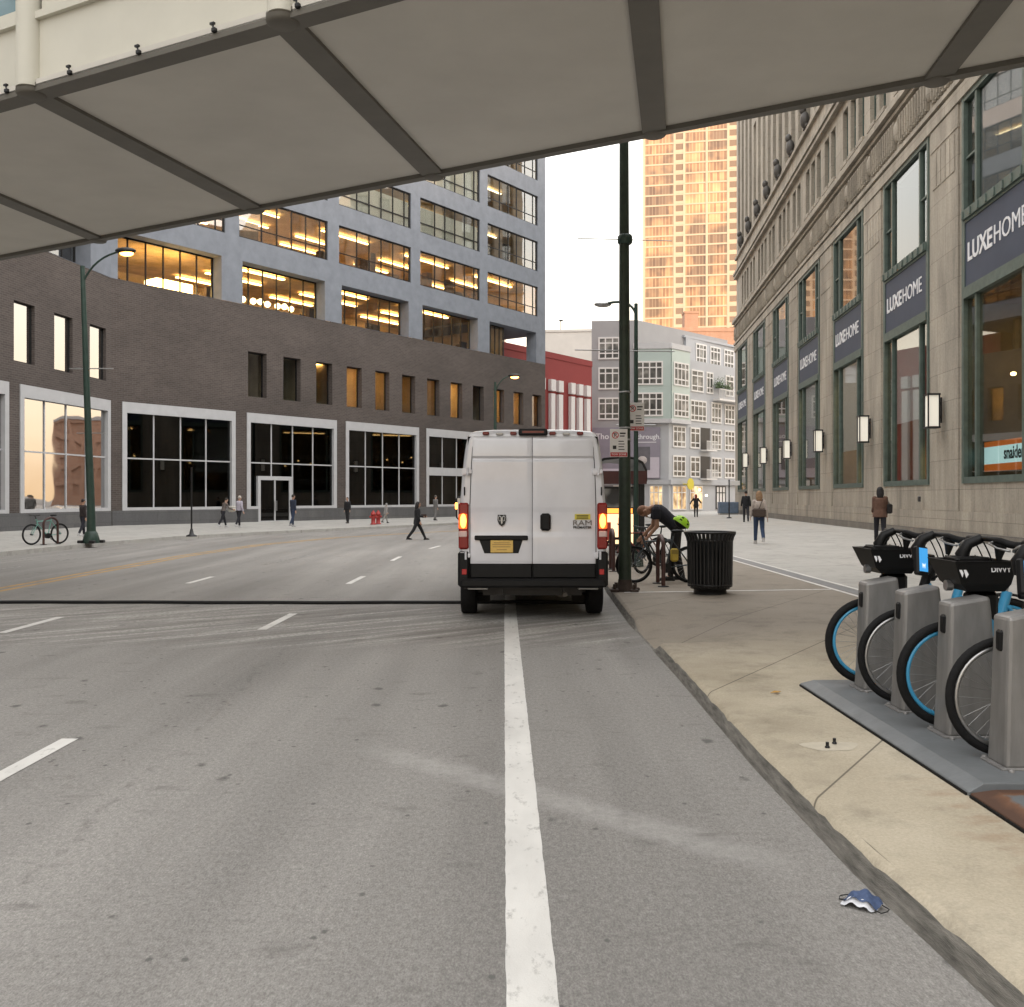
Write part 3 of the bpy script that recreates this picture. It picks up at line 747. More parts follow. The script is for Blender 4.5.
# soffit panels between the beams
lefts = [(farL, neaL)]+[(b[2], b[3]) for b in beams]; rights = [(b[0], b[1]) for b in beams]+[(farR, neaR)]
for (f0, n0), (f1, n1) in zip(lefts, rights):
    g = MB(); slab(g, [n0, n1, f1, f0] if (n1-n0).cross(f1-n0).z > 0 else [f0, f1, n1, n0], 0, .08); g.build('soffit_panel', M['soffit'], sky_b)
for b in beams:
    g = MB(); p = [b[1], b[3], b[2], b[0]]
    if (p[1]-p[0]).cross(p[2]-p[0]).z < 0: p = p[::-1]
    slab(g, p, -.05, .05); g.build('cross_beam', M['olive'], sky_b)
def edge_beam(a, b, inward, wd, drop, up):
    g = MB(); u = (b-a).normalized(); side = inward.normalized()*wd
    k = [a, b, b+side, a+side]
    if (k[1]-k[0]).cross(k[2]-k[0]).z < 0: k = k[::-1]
    slab(g, k, -drop, up); return g
edge_beam(farL, farR, -d1, .20, .07, .22).build('edge_beam', M['olive'], sky_b)
edge_beam(neaL, neaR, d1, .30, .06, .02).build('edge_beam', M['olive'], sky_b)
for b in beams:                                                         # rounded feet where the cross beams meet the edges
    for q in ((b[0]+b[2])/2+d1*-.06, (b[1]+b[3])/2+d1*.08): g = MB(); g.lathe([(.0,-.085),(.15,-.085),(.18,-.06),(.18,.02)], 18, q); g.build('post_foot', M['olive'], sky_b)
for (a, b, outw) in ((neaL, neaR, -d1), (farL, farR, d1)):
    a = a+d1*(.06 if outw == -d1 else -.06); b = b+d1*(.06 if outw == -d1 else -.06)
    u = (b-a).normalized(); Lw = (b-a).length; side = Vector((-u.y, u.x, 0))
    if side.dot(outw) > 0: side = -side
    Mx = Matrix(((u.x, side.x, 0, a.x), (u.y, side.y, 0, a.y), (u.z, side.z, 1, a.z), (0,0,0,1)))
    g = MB(Mx); g.box(0, Lw, 0, .14, .02, .84); g.box(0, Lw, -.06, .2, .84, .93); g.box(0, Lw, .0, .2, 3.1, 3.9); g.build('side_panel', M['cream'], sky_b)
    centre = [((q[1]+q[3])/2 if outw == -d1 else (q[0]+q[2])/2) for q in beams]
    xs = sorted((c-a).dot(u) for c in centre)
    xs = [xs[0]-3.3, *xs, xs[-1]+3.3]
    for x in xs: posts = MB(Mx); posts.tube([(x,-.02,.0),(x,-.02,3.1)], .16, 16); posts.build('post', M['cream'], sky_b)
    for x0, x1 in zip(xs, xs[1:]):
        f = MB(Mx); grid_frame(f, x0+.2, x1-.2, .96, 3.08, .0, [(x0+x1)/2], [], .06, .1, .1); fr = f.build('window', M['cream'], sky_b)
        p = MB(Mx); p.box(x0+.28, x1-.28, .045, .055, 1.04, 3.0); p.build('pane', M['teal_pane'], fr)
    if outw == -d1:
        k0 = (hit(62,72)-a).dot(u); k1 = (hit(132,52)-a).dot(u); st = abs(k1-k0); base = min(k0,k1)
        for k in range(-9, 9):
            x = base+k*st
            if .3 < x < Lw-.3: cl = MB(Mx); cl.cbox(x-.03, x+.03, -.10, -.0, .0, .05, .01); cl.tube([(x-.02,-.06,.05),(x-.04,-.06,.11)], .012, 6); cl.box(x-.07, x-.01, -.075, -.045, .10, .125); cl.build('clip', M['darkmetal'], sky_b)
g = MB(); top = [neaL, neaR, farR, farL]
if (top[1]-top[0]).cross(top[2]-top[0]).z < 0: top = top[::-1]
slab(g, top, 3.86, 4.0); g.build('roof', M['cream'], sky_b)
# ------------------------------------------------------------------ limestone store block on the right
M['bronze'] = mat('bronze_bracket', (.06,.055,.05), .6, var=.3, scale=4)
sb = thing('store_building', 'huge pale limestone store building with tall green framed shop windows along the right pavement', 'building', (11.4,0,0))
MR = facing((0,0,0), (-.0976,-.9952))         # local x runs back towards the camera: x = -(distance along the street)
LK = 1/.9952
def lx(y): return -y*LK
HT = 30.2; HP = 37.5; YP = 74.6; YE = 83.3
bays = [24.85+8.53*k for k in range(-4, 7)]   # near edge of each shop window
win = [(lx(y+5.4), lx(y), 2.15, 14.4) for y in bays if y+5.4 < YE]
g = MB(MR); XA, XB = lx(YE), lx(-60)
ent = []
for (a, b, c, d) in win: ent.append((a, b, c, d))
up = []                                       # second storey: pairs and triples of narrow sashes per bay
for y in bays:
    for o in (.35, 1.75, 3.15, 5.6, 7.0):
        if y+o+.95 < YE-.8: up.append((lx(y+o+.95), lx(y+o), 17.75, 20.3))
wall(g, XA, XB, 1.25, 17.2, ent, .42)
wall(g, XA, XB, 17.2, 21.0, up, .30, .12)
fin = []
y = -2.0
while y < YE-1.4:
    fin.append((lx(y+1.22), lx(y), 23.0, [h for a_, b_, h in ((-60,57.6,26.0),(57.6,66.1,29.2),(66.1,74.6,31.4),(74.6,99,37.5)) if a_ <= y+.5 < b_][0]-.9)); y += 2.13
segs = [(-60,57.6,26.0),(57.6,66.1,29.2),(66.1,74.6,31.4),(74.6,YE,37.5)]
dpt = 110.0
for i, (y0, y1, hh) in enumerate(segs):           # unseen parapet steps up to the far pavilion, shaped so office panes mirror sky
    a_, b_ = (lx(y1-.45) if i < 3 else XA), (lx(y0-.45) if i else XB)
    wall(g, a_, b_, 21.0, hh, [f for f in fin if f[0] > a_-.01 and f[1] < b_+.01], .55, .12)
    g.quad((a_,.12,hh),(b_,.12,hh),(b_,dpt,hh),(a_,dpt,hh))
    if i: pv = segs[i-1][2]; g.quad((b_,.12,pv),(b_,dpt,pv),(b_,dpt,hh),(b_,.12,hh))
HP = 37.5; HT = 26.0
dpt = 110.0
g.quad((XA,.12,1.25),(XA,.12,HP),(XA,dpt,HP),(XA,dpt,1.25)); pass; g.quad((XB,.12,.1),(XB,dpt,.1),(XB,dpt,HT),(XB,.12,HT)); g.quad((XA,dpt,0),(XA,dpt,HT),(XB,dpt,HT),(XB,dpt,0))
g.build('stone_wall', M['limestone'], sb)
g = MB(MR)                                    # pilasters, mouldings
for (a, b, c, d) in win:
    p0, p1 = b+.30, b+8.53*LK-5.4*LK-.30
    if p1 > XB: continue
    g.box(p0, p1, -.06, .10, 1.27, 14.36)
    g.box(p0-.03, p1+.03, -.085, .08, 13.62, 13.72)
    for k in range(5): g.box(p0+.2+k*(p1-p0-.4)/5+.04, p0+.2+(k+1)*(p1-p0-.4)/5-.04, -.085, -.05, 12.3, 13.5)
g.box(XA-.02, XB, -.10, -.002, 14.40, 14.85); g.box(XA-.03, XB, -.15, -.004, 14.95, 15.12)
g.box(XA-.04, XB, -.15, -.003, 16.58, 16.72); g.box(XA-.06, XB, -.30, -.005, 16.80, 17.0); g.box(XA-.05, XB, -.24, .115, 17.05, 17.16)
g.box(XA-.04, XB, -.12, .115, 20.75, 20.95); g.box(XA-.05, XB, -.2, .118, 21.02, 21.22); g.box(XA-.04, XB, -.05, .117, 22.4, 22.6)
for (a, b, c, d) in up: g.box(a-.1, b+.1, .0, .117, 17.55, 17.74)
g.build('moulding', M['limestone'], sb)
g = MB(MR)                                    # carved frieze: flutes with round bosses
y = 3.0; k = 0
while y < YE-.4:
    if k % 12 == 0: g.ball((lx(y), -.10, 15.85), (.26,.14,.42), 10, 7); y += .45
    else:
        g.box(lx(y)-.07, lx(y)+.07, -.13, -.006, 15.3, 16.4); g.box(lx(y)-.025, lx(y)+.025, -.19, -.12, 15.4, 16.3); y += .30
    k += 1
g.build('frieze', M['limestone'], sb)
for (a, b, c, d) in [f for f in fin[::2] if -f[1] > 24]:      # dark bosses at the foot of each tall slot
    g = MB(MR); m = (a+b)/2; g.ball((m,-.06,23.15), (.32,.26,.50), 10, 7); g.ball((m,-.16,23.72), (.20,.20,.26), 10, 6); g.cbox(m-.42,m+.42,-.10,.1,22.66,22.84,.04); g.build('bracket', M['bronze'], sb)
g = MB(MR); g.box(XA, XB, -.07, .2, .0, 1.26); g.build('base_course', M['limestone'], sb)
g = MB(MR); g.box(XA-.02, XB, -.15, -.072, .0, .62); g.build('plinth', M['granite_base'], sb)
# recessed back of the tall slots with stacked windows, and the sashes of the second storey
g = MB(MR)
for (a, b, c, d) in fin:
    z = c+.9
    while z < d-2: g.box(a, b, .50, .60, z, z+.9); z += 3.4
g.build('slot_spandrel', M['darkmetal'], sb)
for (a, b, c, d) in [f for f in fin if -f[1] > 24]:
    f = MB(MR); grid_frame(f, a, b, c, d, .56, [(a+b)/2], [], .07, .05); fr = f.build('window', M['verdigris'], sb)
    p = MB(MR); p.box(a+.04, b-.04, .585, .592, c+.04, d-.04); p.build('pane', M['glass_office'], fr)
for (a, b, c, d) in [f for f in up if -f[1] > 16]:
    f = MB(MR); grid_frame(f, a, b, c, d, .30, [], [(c+d)/2], .07, .07); fr = f.build('window', M['verdigris'], sb)
    p = MB(MR); p.box(a+.05, b-.05, .33, .337, c+.05, d-.05); p.build('pane', M['glass_office'], fr)
def room_r(x0, x1, y0, y1, z0, z1, m, name='interior_room'):
    r = MB(MR)
    r.quad((x0,y0,z0),(x1,y0,z0),(x1,y1,z0),(x0,y1,z0)); r.quad((x0,y0,z1),(x0,y1,z1),(x1,y1,z1),(x1,y0,z1)); r.mi = 1
    r.quad((x0,y1,z0),(x1,y1,z0),(x1,y1,z1),(x0,y1,z1)); r.quad((x0,y0,z0),(x0,y1,z0),(x0,y1,z1),(x0,y0,z1)); r.quad((x1,y0,z0),(x1,y0,z1),(x1,y1,z1),(x1,y1,z0))
    return r.build(name, m, sb)
room_r(XA+.3, lx(8), .42, 4, 17.4, 20.6, [M['dark_room'], M['dark_room']]); room_r(XA+.3, lx(8), .68, 4, 22.9, 25.4, [M['dark_room'], M['dark_room']])
ru = random.Random(21)
vis = [h for h in win if -h[1] > 15]
M['shop_wall'] = mat('shop_wall', (.15,.14,.115), .8, var=.35, scale=.7)
for i, (a, b, c, d) in enumerate(vis):
    # verdigris frame: three lights below, name panel, three lights above
    f = MB(MR); s1, s2 = a+1.05, b-1.05
    f.box(a, a+.17, -.05, .40, c, d); f.box(b-.17, b, -.05, .40, c, d); f.box(a+.17, b-.17, -.04, .36, c, c+.20); f.box(a+.17, b-.17, -.04, .36, d-.16, d)
    for s_ in (s1, s2): f.box(s_-.07, s_+.07, -.01, .22, c+.20, 8.0); f.box(s_-.07, s_+.07, -.01, .22, 10.75, d-.16)
    f.box(a+.17, b-.17, -.08, .32, 7.98, 8.25); f.box(a+.17, b-.17, -.12, .30, 10.45, 10.74); f.box(a+.17, s1-.07, .02, .2, 12.4, 12.47); f.box(s2+.07, b-.17, .02, .2, 12.4, 12.47)
    for k in range(9): f.cbox(a+.3+k*(b-a-.6)/8-.05, a+.3+k*(b-a-.6)/8+.05, -.16, -.11, 10.47, 10.72, .015)
    fr = f.build('shop_window', M['verdigris'], sb)
    p = MB(MR); p.box(a+.17, b-.17, .08, .09, c+.2, 7.98); p.box(a+.17, b-.17, .08, .09, 10.74, d-.16); p.build('pane', M['glass_clear'], fr)
    s = MB(MR); s.box(a+.17, b-.17, -.02, .22, 8.25, 10.45); s.mi = 1
    s.box(a+.17, b-.17, -.052, -.022, 8.251, 8.34); s.box(a+.17, b-.17, -.052, -.022, 10.36, 10.449); s.box(a+.17, a+.25, -.051, -.022, 8.34, 10.36); s.box(b-.25, b-.17, -.051, -.022, 8.34, 10.36)
    s.build('sign_panel', [M['navy'], M['verdigris']], fr)
    t = MB(MR); cx = (a+b)/2
    t.text('LUXE', .80, upright(cx-2.28, -.026, 9.36), .012, .018, 'LEFT'); xm = max((MR.inverted() @ v).x for v in t.v)
    t.text('HOME', .80, upright(xm+.08, -.026, 9.36), .012, -.002, 'LEFT'); t.build('lettering', M['letter'], fr)
    # interior: showroom, blinds, pendant lamps
    rm = room_r(a-.3, b+.3, .43, 5.2, c, 7.9, [M['wood_floor'], M['shop_wall']]); room_r(a-.3, b+.3, .43, 3.5, 10.6, d, [M['dark_room'], M['dark_room']])
    if i == 0 or i == 1:
        bl = MB(MR)
        bl.box(s1+.08, b-.18, .13, .16, 10.8, d-.2); bl.build('blind', M['blind'], fr)
    if i in (2, 3, 4):
        bl = MB(MR); bl.box(s1+.1, s2-.1 if i != 3 else b-.2, .16, .19, 4.6 if i == 2 else 3.9, 7.9); bl.build('blind', mat('white_blind', (.52,.53,.54), .8, var=.06), fr)
    q = MB(MR)
    for k in range(4):
        x = a+.6+k*1.3; yy = 1.2+ru.uniform(0,2.2); z = 5.2+ru.uniform(-.6,.5); q.ball((x,yy,z), (.085,.085,.06), 10, 6)
    q.box(a+.8, b-.8, 1.5+ru.uniform(0,1), 1.62+1.0, 7.78, 7.83)
    q.build('pendant_lamp', M['lamp_warm'], rm)
    q = MB(MR)
    for k in range(7):
        x = a+.4+ru.uniform(0, 4.4); yy = .8+ru.uniform(0,3); q.box(x, x+ru.uniform(.3,1.0), yy, yy+.4, c, c+ru.uniform(.5,2.6))
    q.build('display_furniture', mat('display_mix', (.13,.085,.06), .6, var=.6, scale=1.2), rm)
    if i in (2, 3):
        q = MB(MR); q.box(b-1.3, b-.3, .55, .6, c+.3, c+1.2); q.build('display_light', emit('display_glow', (1,.55,.2), 2.2), rm)
    if i == 2:
        q = MB(MR)
        for k in range(4): q.box(b-1.75, b-1.45, .36, .40, 3.0+k*.62, 3.42+k*.62)
        q.build('poster', M['white_signal'], fr)
    if i == 3:
        q = MB(MR); q.box(s1+.5, s1+1.3, .34, .37, 4.2, 5.9); q.mi = 1; q.box(s1+.62, s1+1.18, .325, .338, 5.35, 5.6); q.box(s1+.62, s1+1.0, .325, .338, 4.7, 4.82); q.build('poster', [mat('blue_poster', (.05,.06,.16), .5), M['letter']], fr)
# showroom name band; its orange borders glow faintly to show in the dim room
fr = [c for c in children(sb) if c.name.startswith('shop_window')][1]
first = [h for h in vis if abs(-h[1]-24.97) < 1][0]; a, b, c, d = first
q = MB(MR); q.box(a+.15, b-.15, .30, .33, 2.72, 3.24); q.mi = 1; q.box(a+.15, b-.15, .30, .33, 2.50, 2.718); q.box(a+.15, b-.15, .30, .33, 3.242, 3.40); q.mi = 2
q.text('snaidero', .52, upright(a+2.35, .297, 3.00), .004, .012, 'LEFT', .9)
q.build('name_band', [emit('band_light', (.50,.72,.74), .42), emit('band_orange', (.62,.16,.03), .22), M['black']], sb)
# wall lanterns on the piers
for (a, b, c, d) in win:
    if -b < 8: continue
    xc = b+ (8.53-5.4)*LK/2
    f = MB(MR); w_ = .19; y0, y1 = -.62, -.26
    for (x, y) in ((xc-w_,y0),(xc+w_,y0),(xc-w_,y1),(xc+w_,y1)): f.box(x-.02, x+.02, y-.02, y+.02, 4.08, 5.12)
    f.box(xc-w_-.03, xc+w_+.03, y0-.03, y1+.03, 5.12, 5.18); f.box(xc-w_-.03, xc+w_+.03, y0-.03, y1+.03, 4.02, 4.08)
    f.box(xc-.06, xc+.06, y1+.03, -.14, 4.35, 4.45); f.box(xc-.06, xc+.06, y1+.03, -.14, 4.8, 4.9); f.box(xc-.10, xc+.10, -.18, -.141, 4.2, 5.05)
    fr = f.build('wall_lantern', M['darkmetal'], sb)
    p = MB(MR); p.box(xc-w_+.02, xc+w_-.02, y0+.02, y1-.02, 4.08, 5.12); p.build('lantern_glass', M['lantern_glass'], fr)
q = MB(MR); q.cbox(lx(33.7)-.35, lx(33.7)-.1, -.2, -.16, 1.55, 1.75, .02); q.build('vent_plate', M['darkmetal'], sb)

# ------------------------------------------------------------------ buildings beyond the junction
rb = thing('red_building', 'red painted building with white vertical fins beside the concrete corner', 'building', (7.9,94,0))
MD = facing((0,0,0), (.592,.806))
g = MB(MD); g.box(-15.5,0,0,18,0,14.6); g.box(-15.6,.03,-.05,18.1,14.6,15.15); g.build('wall', mat('red_render', (.235,.030,.028), .8, var=.06, scale=.4), rb)
for x in (-1.1,-2.5,-3.9,-6.0,-7.3,-9.0,-10.4):
    g = MB(MD); g.box(x-.34, x+.34, -.32, -.001, .0, 11.3); g.box(x-.38, x+.38, -.36, -.001, 11.55, 12.6); g.build('white_fin', mat('fin_white', (.66,.63,.62), .7, var=.04), rb)

ab = thing('apartment_building', 'grey five storey flats with aqua glass corner and white gridded windows at the junction', 'building', (16.5,100,0))
O = Vector((16.5,100,0))
def rel(x, y): return (x-O.x, y-O.y)
ML = facing((*rel(2.5,101.4),0), (14,-1.4)); LL = math.hypot(14,1.4)      # left face, local x from its far left end to the corner
MRt = facing((0,0,0), (.69,.72))                                         # right face, local x from the corner
u13 = LL*(13.3-2.5)/14
g = MB(); g.prism([rel(8.45,100.8), rel(13.3,100.32), rel(25.7,113.3), rel(18,121), rel(9.5,110)], 0, 20.4); g.build('tall_block', M['grey_panel'], ab)
g = MB(); pr = rel(13.3,100.32); g.prism([(pr[0]+.01,pr[1]-.02), (0,0), (.69*34,.72*34), (.69*34-9,.72*34+9), (pr[0]+9,pr[1]+12)], 0, 16.6); g.build('corner_block', M['grey_panel2'], ab)
g = MB(); g.prism([(3,6.4),(10.2,13.9),(21.4,25.6),(12,34),(-2,12)], 16.6, 19.6); g.prism([(2.8,6.2),(10.3,13.7),(21.7,25.5),(12,34.2),(-2.2,12)], 19.6, 19.85); g.build('penthouse', M['grey_panel2'], ab)
# aqua glazed corner bay
for z0, z1 in ((9.5,9.95),(17.3,17.9)):
    g = MB(ML); g.box(u13-.5, LL+.3, -.45, .2, z0, z1); g.M = MRt; g.box(-.3, 3.6, -.45, .2, z0+.02, z1-.01); g.build('corner_trim', M['white_frame'], ab)
g = MB(ML); g.box(u13-.4, LL+.2, -.36, .1, 9.95, 17.3); g.M = MRt; g.box(.05, 3.5, -.36, .1, 9.95, 17.3); g.build('aqua_bay', M['aqua'], ab)
def gwin(Mx, x0, x1, z0, z1, y, nc, lit=0):
    f = MB(Mx); grid_frame(f, x0, x1, z0, z1, y-.09, [x0+(x1-x0)*k/nc for k in range(1,nc)], [z0+(z1-z0)*.27, z0+(z1-z0)*.73], .13, .1, .16)
    fr = f.build('window', M['white_signal'], ab)
    p = MB(Mx); p.box(x0+.1, x1-.1, y-.05, y-.03, z0+.1, z1-.1); p.build('pane', M['flat_pane'] if not lit else M['flat_pane_lit'], fr)
def flat_pane(name, cols, estr=0):
    m, nt, b = nodes(name); b.inputs['Roughness'].default_value = .12; b.inputs['Specular IOR Level'].default_value = .3
    mp = coords(nt, scale=(1,1,1)); n = N(nt, 'ShaderNodeTexNoise', i_Scale=.9, i_Detail=3.0); L(nt, mp, 0, n, 'Vector')
    r = ramp(nt, n, 'Fac', cols); L(nt, r, 'Color', b, 'Base Color')
    if estr: L(nt, r, 'Color', b, 'Emission Color'); b.inputs['Emission Strength'].default_value = estr
    return m
M['flat_pane'] = flat_pane('flat_pane', [(.35,(.03,.032,.035)),(.55,(.10,.10,.095)),(.7,(.30,.29,.27))])
M['flat_pane_lit'] = flat_pane('flat_pane_lit', [(.35,(.14,.08,.04)),(.55,(.55,.38,.2)),(.7,(.85,.66,.4))], .55)
for z in (10.2, 13.5):
    gwin(ML, u13-.2, u13+2.6, z, z+2.5, -.36, 4); gwin(MRt, .35, 3.2, z, z+2.5, -.36, 4)
for z in (9.9, 13.1, 16.3):
    gwin(ML, LL*(9.3-2.5)/14-.15, LL*(11.3-2.5)/14+.1, z, z+2.35, .0, 3)
for z, zs in ((3.85,1),(7.0,1),(10.0,0)):
    for k0, k1, nc in ((.7,3.1,3),(4.0,5.9,2),(8.2,10.3,3),(11.0,13.2,3),(14.5,17,3),(18,20.5,3)):
        if z == 10.0 and k0 < 3: continue
        gwin(MRt, k0, k1 if not (z == 10.0 and k0 == 4.0) else 7.2, z, z+2.3, 0, nc if not (z == 10.0 and k0 == 4.0) else 4)
for k0, k1 in ((4.2,6.6),(7.2,8.6),(11.2,13.0)): gwin(MRt, k0, k1, 13.2, 15.6, 0, 2)
for k0 in (8.6,11.6,14.6,17.6): gwin(MRt, k0, k0+2.2, 17.0, 19.2, 2.25, 3)
for z in (3.7, 6.85):
    g = MB(MRt); g.box(6.1,8.0,-.02,.3,z+.1,z+2.5); b_ = g.build('balcony', M['darkmetal'], ab)
    g = MB(MRt); g.box(6.0,8.1,-.9,-.03,z-.1,z+.05); g.box(6.0,8.1,-.9,-.84,z+.95,z+1.02)
    for k in range(12): g.box(6.02+k*.185, 6.06+k*.185, -.89, -.85, z+.05, z+.95)
    g.build('railing', M['white_signal'], b_)
g = MB(MRt); g.box(8.6,17,-.9,.6,12.5,12.7)
for k in range(30): g.box(8.62+k*.28, 8.66+k*.28, -.88, -.84, 12.7, 13.7)
g.box(8.6,17,-.9,-.82,13.7,13.78); g.build('roof_terrace', M['white_signal'], ab)
g = MB(MRt); rp = random.Random(5)
for k in range(260):
    c = Vector((9.2+rp.gauss(0,.5)+(1.6 if k % 3 == 0 else 0), -.5+rp.gauss(0,.15), 13.9+abs(rp.gauss(0,.45)))); q = Vector((rp.gauss(0,1),rp.gauss(0,1),rp.gauss(0,1))).normalized()*.14; o2 = q.orthogonal().normalized()*.08
    g.add([c-q, c+o2, c+q, c-o2], [(0,1,2,3)])
tag(g.build('terrace_plants', mat('leaf', (.06,.10,.03), .7, var=.3), ab), kind='stuff')
# shops at street level, band, billboard
g = MB(ML); g.box(6.0, LL+.1, -.25, .0, 3.05, 3.55); g.M = MRt; g.box(.0,34,-.25,.0,3.05,3.55); g.build('band', M['grey_panel2'], ab)
for Mx, x0, x1 in ((ML,u13-2.6,u13+.6),(ML,u13+1.2,u13+2.6),(MRt,.6,3.2),(MRt,3.9,6.4),(MRt,9.2,11.2)):
    f = MB(Mx); grid_frame(f, x0, x1, .35, 2.95, -.1, [x0+(x1-x0)*k/3 for k in (1,2)], [2.2], .1, .12); fr = f.build('shop_window', M['white_signal'] if x0 != 9.2 else M['darkmetal'], ab)
    p = MB(Mx); p.box(x0+.05, x1-.05, -.05, -.04, .4, 2.9); p.build('pane', M['flat_pane_lit'] if x0 != 9.2 else M['white_signal'], fr)
g = MB(ML); g.box(6.1, LL-.9, -.32, -.05, 3.65, 9.05); g.mi = 1; g.box(u13-.6, LL-1.0, -.36, -.321, 3.75, 5.9); g.box(6.2, LL-4.4, -.36, -.321, 3.75, 4.7)
g.mi = 2; g.box(u13-.3, u13+1.25, -.40, -.361, 4.55, 7.0); g.mi = 3
for k in range(4): g.ball((u13+.45, -.41, 5.6), (.5-.02*k,.05,.42), 12, 8)
g.mi = 4; g.text('Tho', .85, upright(u13-4.45, -.33, 8.1), .006, .01, 'LEFT'); g.text('through.', .72, upright(u13-.1, -.33, 8.05), .006, .008, 'LEFT'); g.box(u13-.2, u13+1.9, -.335, -.322, 7.45, 7.52)
g.build('billboard', [mat('billboard_violet', (.235,.215,.26), .5, var=.18, scale=.3), mat('billboard_pale', (.50,.46,.52), .5, var=.04), mat('billboard_dark', (.11,.105,.12), .5, var=.3, scale=.8), mat('billboard_round', (.42,.38,.37), .5, var=.3, scale=1.5), M['letter']], ab)
f = MB(MRt); f.tube([(2.4,-1.1,3.1),(2.4,-1.16,3.1)], .62, 20); f.box(2.3,2.5,-1.12,-.2,3.05,3.15); f.build('yellow_sign', mat('sign_yellow', (.66,.55,.03), .5, var=.05), ab)
f = MB(MRt); f.tube([(6.0,-.8,1.8),(6.0,-.8,2.0)], .12, 8); f.ball((5.2,-.45,2.5), .13, 8, 6); f.build('shop_lamp', M['lamp_soft'], ab)
g = MB(); g.prism([(10.6,9.5),(10.9,9.2),(15.5,14.0),(15.2,14.3)], 0, 1.2); g.build('low_wall', M['pale_panel'], ab)

bb = thing('tan_building', 'tan brick block with pale rooftop storey behind the red building', 'building', (6,124,0))
g = MB(facing((0,0,0), (1,-.1))); wall(g, -9, 5.6, 0, 19.3, [(-5+2.3*k,-3.6+2.3*k,16.2,18.4) for k in range(4)], .3); g.box(-9,5.6,.31,14,0,19.3); g.build('wall', M['tan_brick'], bb)
g = MB(facing((0,0,0), (1,-.1))); g.box(-2.6,5.6,.8,13,19.32,23.4); g.box(-2.7,5.7,.7,13.1,23.4,23.7); g.build('rooftop_storey', M['pale_panel'], bb)
for k in range(4):
    g = MB(facing((0,0,0), (1,-.1))); grid_frame(g, -5+2.3*k, -3.6+2.3*k, 16.2, 18.4, .1, [], [17.3], .1, .15); g.box(-5+2.3*k+.1,-3.6+2.3*k-.1,.2,.25,16.3,18.3); g.build('window', M['white_signal'], bb)
g = MB(facing((0,0,0), (1,-.1))); g.tube([(.2,3,23.7),(.2,3,25.4)], .05, 6); g.box(0,.5,2.9,3.1,25.2,25.4); g.build('roof_mast', M['darkmetal'], bb)
b2 = thing('brick_building', 'orange brown brick block showing above the grey flats', 'building', (34,152,0))
g = MB(facing((0,0,0), (1,.02))); g.box(-9,24,0,20,0,28.2); g.box(-9.1,24.1,-.1,20.1,28.2,28.8); g.build('wall', M['orange_brick'], b2)
g = MB(facing((0,0,0), (1,.02))); g.box(-6,-3.8,2,4,28.8,31.5); g.box(-6.1,-3.7,1.9,4.1,31.5,31.8); g.build('chimney', M['orange_brick'], b2)
g = MB(facing((0,0,0), (1,.02))); g.box(4,22,-.15,-.01,23.5,26.5); g.build('window_band', mat('pale_glass', (.55,.5,.36), .3, var=.2), b2)

# sunlit tower far behind
tw = thing('apartment_tower', 'golden sunlit high rise with stacked balconies far up the street', 'tower', (56,300,0))
MT = facing((0,0,0), (1,-.20)); WX0, WX1, TH = -14.2, 17.0, 150.0
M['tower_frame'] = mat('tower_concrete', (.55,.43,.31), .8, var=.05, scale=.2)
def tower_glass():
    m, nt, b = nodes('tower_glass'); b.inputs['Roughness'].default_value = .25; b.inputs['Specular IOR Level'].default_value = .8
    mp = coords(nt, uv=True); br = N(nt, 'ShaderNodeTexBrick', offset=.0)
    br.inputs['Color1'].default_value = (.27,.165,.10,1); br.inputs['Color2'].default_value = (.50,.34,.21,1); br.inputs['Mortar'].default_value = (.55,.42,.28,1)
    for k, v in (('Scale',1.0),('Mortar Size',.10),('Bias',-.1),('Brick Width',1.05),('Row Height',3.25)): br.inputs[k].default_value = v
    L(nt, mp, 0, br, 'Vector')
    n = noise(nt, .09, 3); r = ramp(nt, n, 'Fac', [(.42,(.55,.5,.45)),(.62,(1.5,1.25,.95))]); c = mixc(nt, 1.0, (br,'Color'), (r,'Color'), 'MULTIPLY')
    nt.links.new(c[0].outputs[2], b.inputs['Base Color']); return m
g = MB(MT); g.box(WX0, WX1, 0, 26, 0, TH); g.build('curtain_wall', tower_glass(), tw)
nf = int(TH/3.25)
for k in range(nf+1):
    g = MB(MT); g.box(WX0-.15, WX1+.15, -.10, -.01, k*3.25-.25, k*3.25+.25); g.build('floor_slab', M['tower_frame'], tw)
for x in (WX0, -4.6, -1.6, 5.4, 12.0, 15.2, WX1):
    g = MB(MT); g.box(x-.35, x+.35, -.14, -.02, 0, TH); g.build('pier', M['tower_frame'], tw)
for x0, x1 in ((-4.25,-1.95),(12.35,14.85)):  # flat dark panels paint the shade of inset balconies, railing in front
    for k in range(nf):
        g = MB(MT); g.box(x0, x1, -.06, -.011, k*3.25+1.2, k*3.25+2.99); g.mi = 1; g.box(x0, x1, -.12, -.07, k*3.25+.26, k*3.25+1.1)
        g.build('balcony', [mat('tower_dark', (.24,.17,.12), .7, var=.1) if not k and x0 < 0 else bpy.data.materials['tower_dark'], M['tower_frame']], tw)
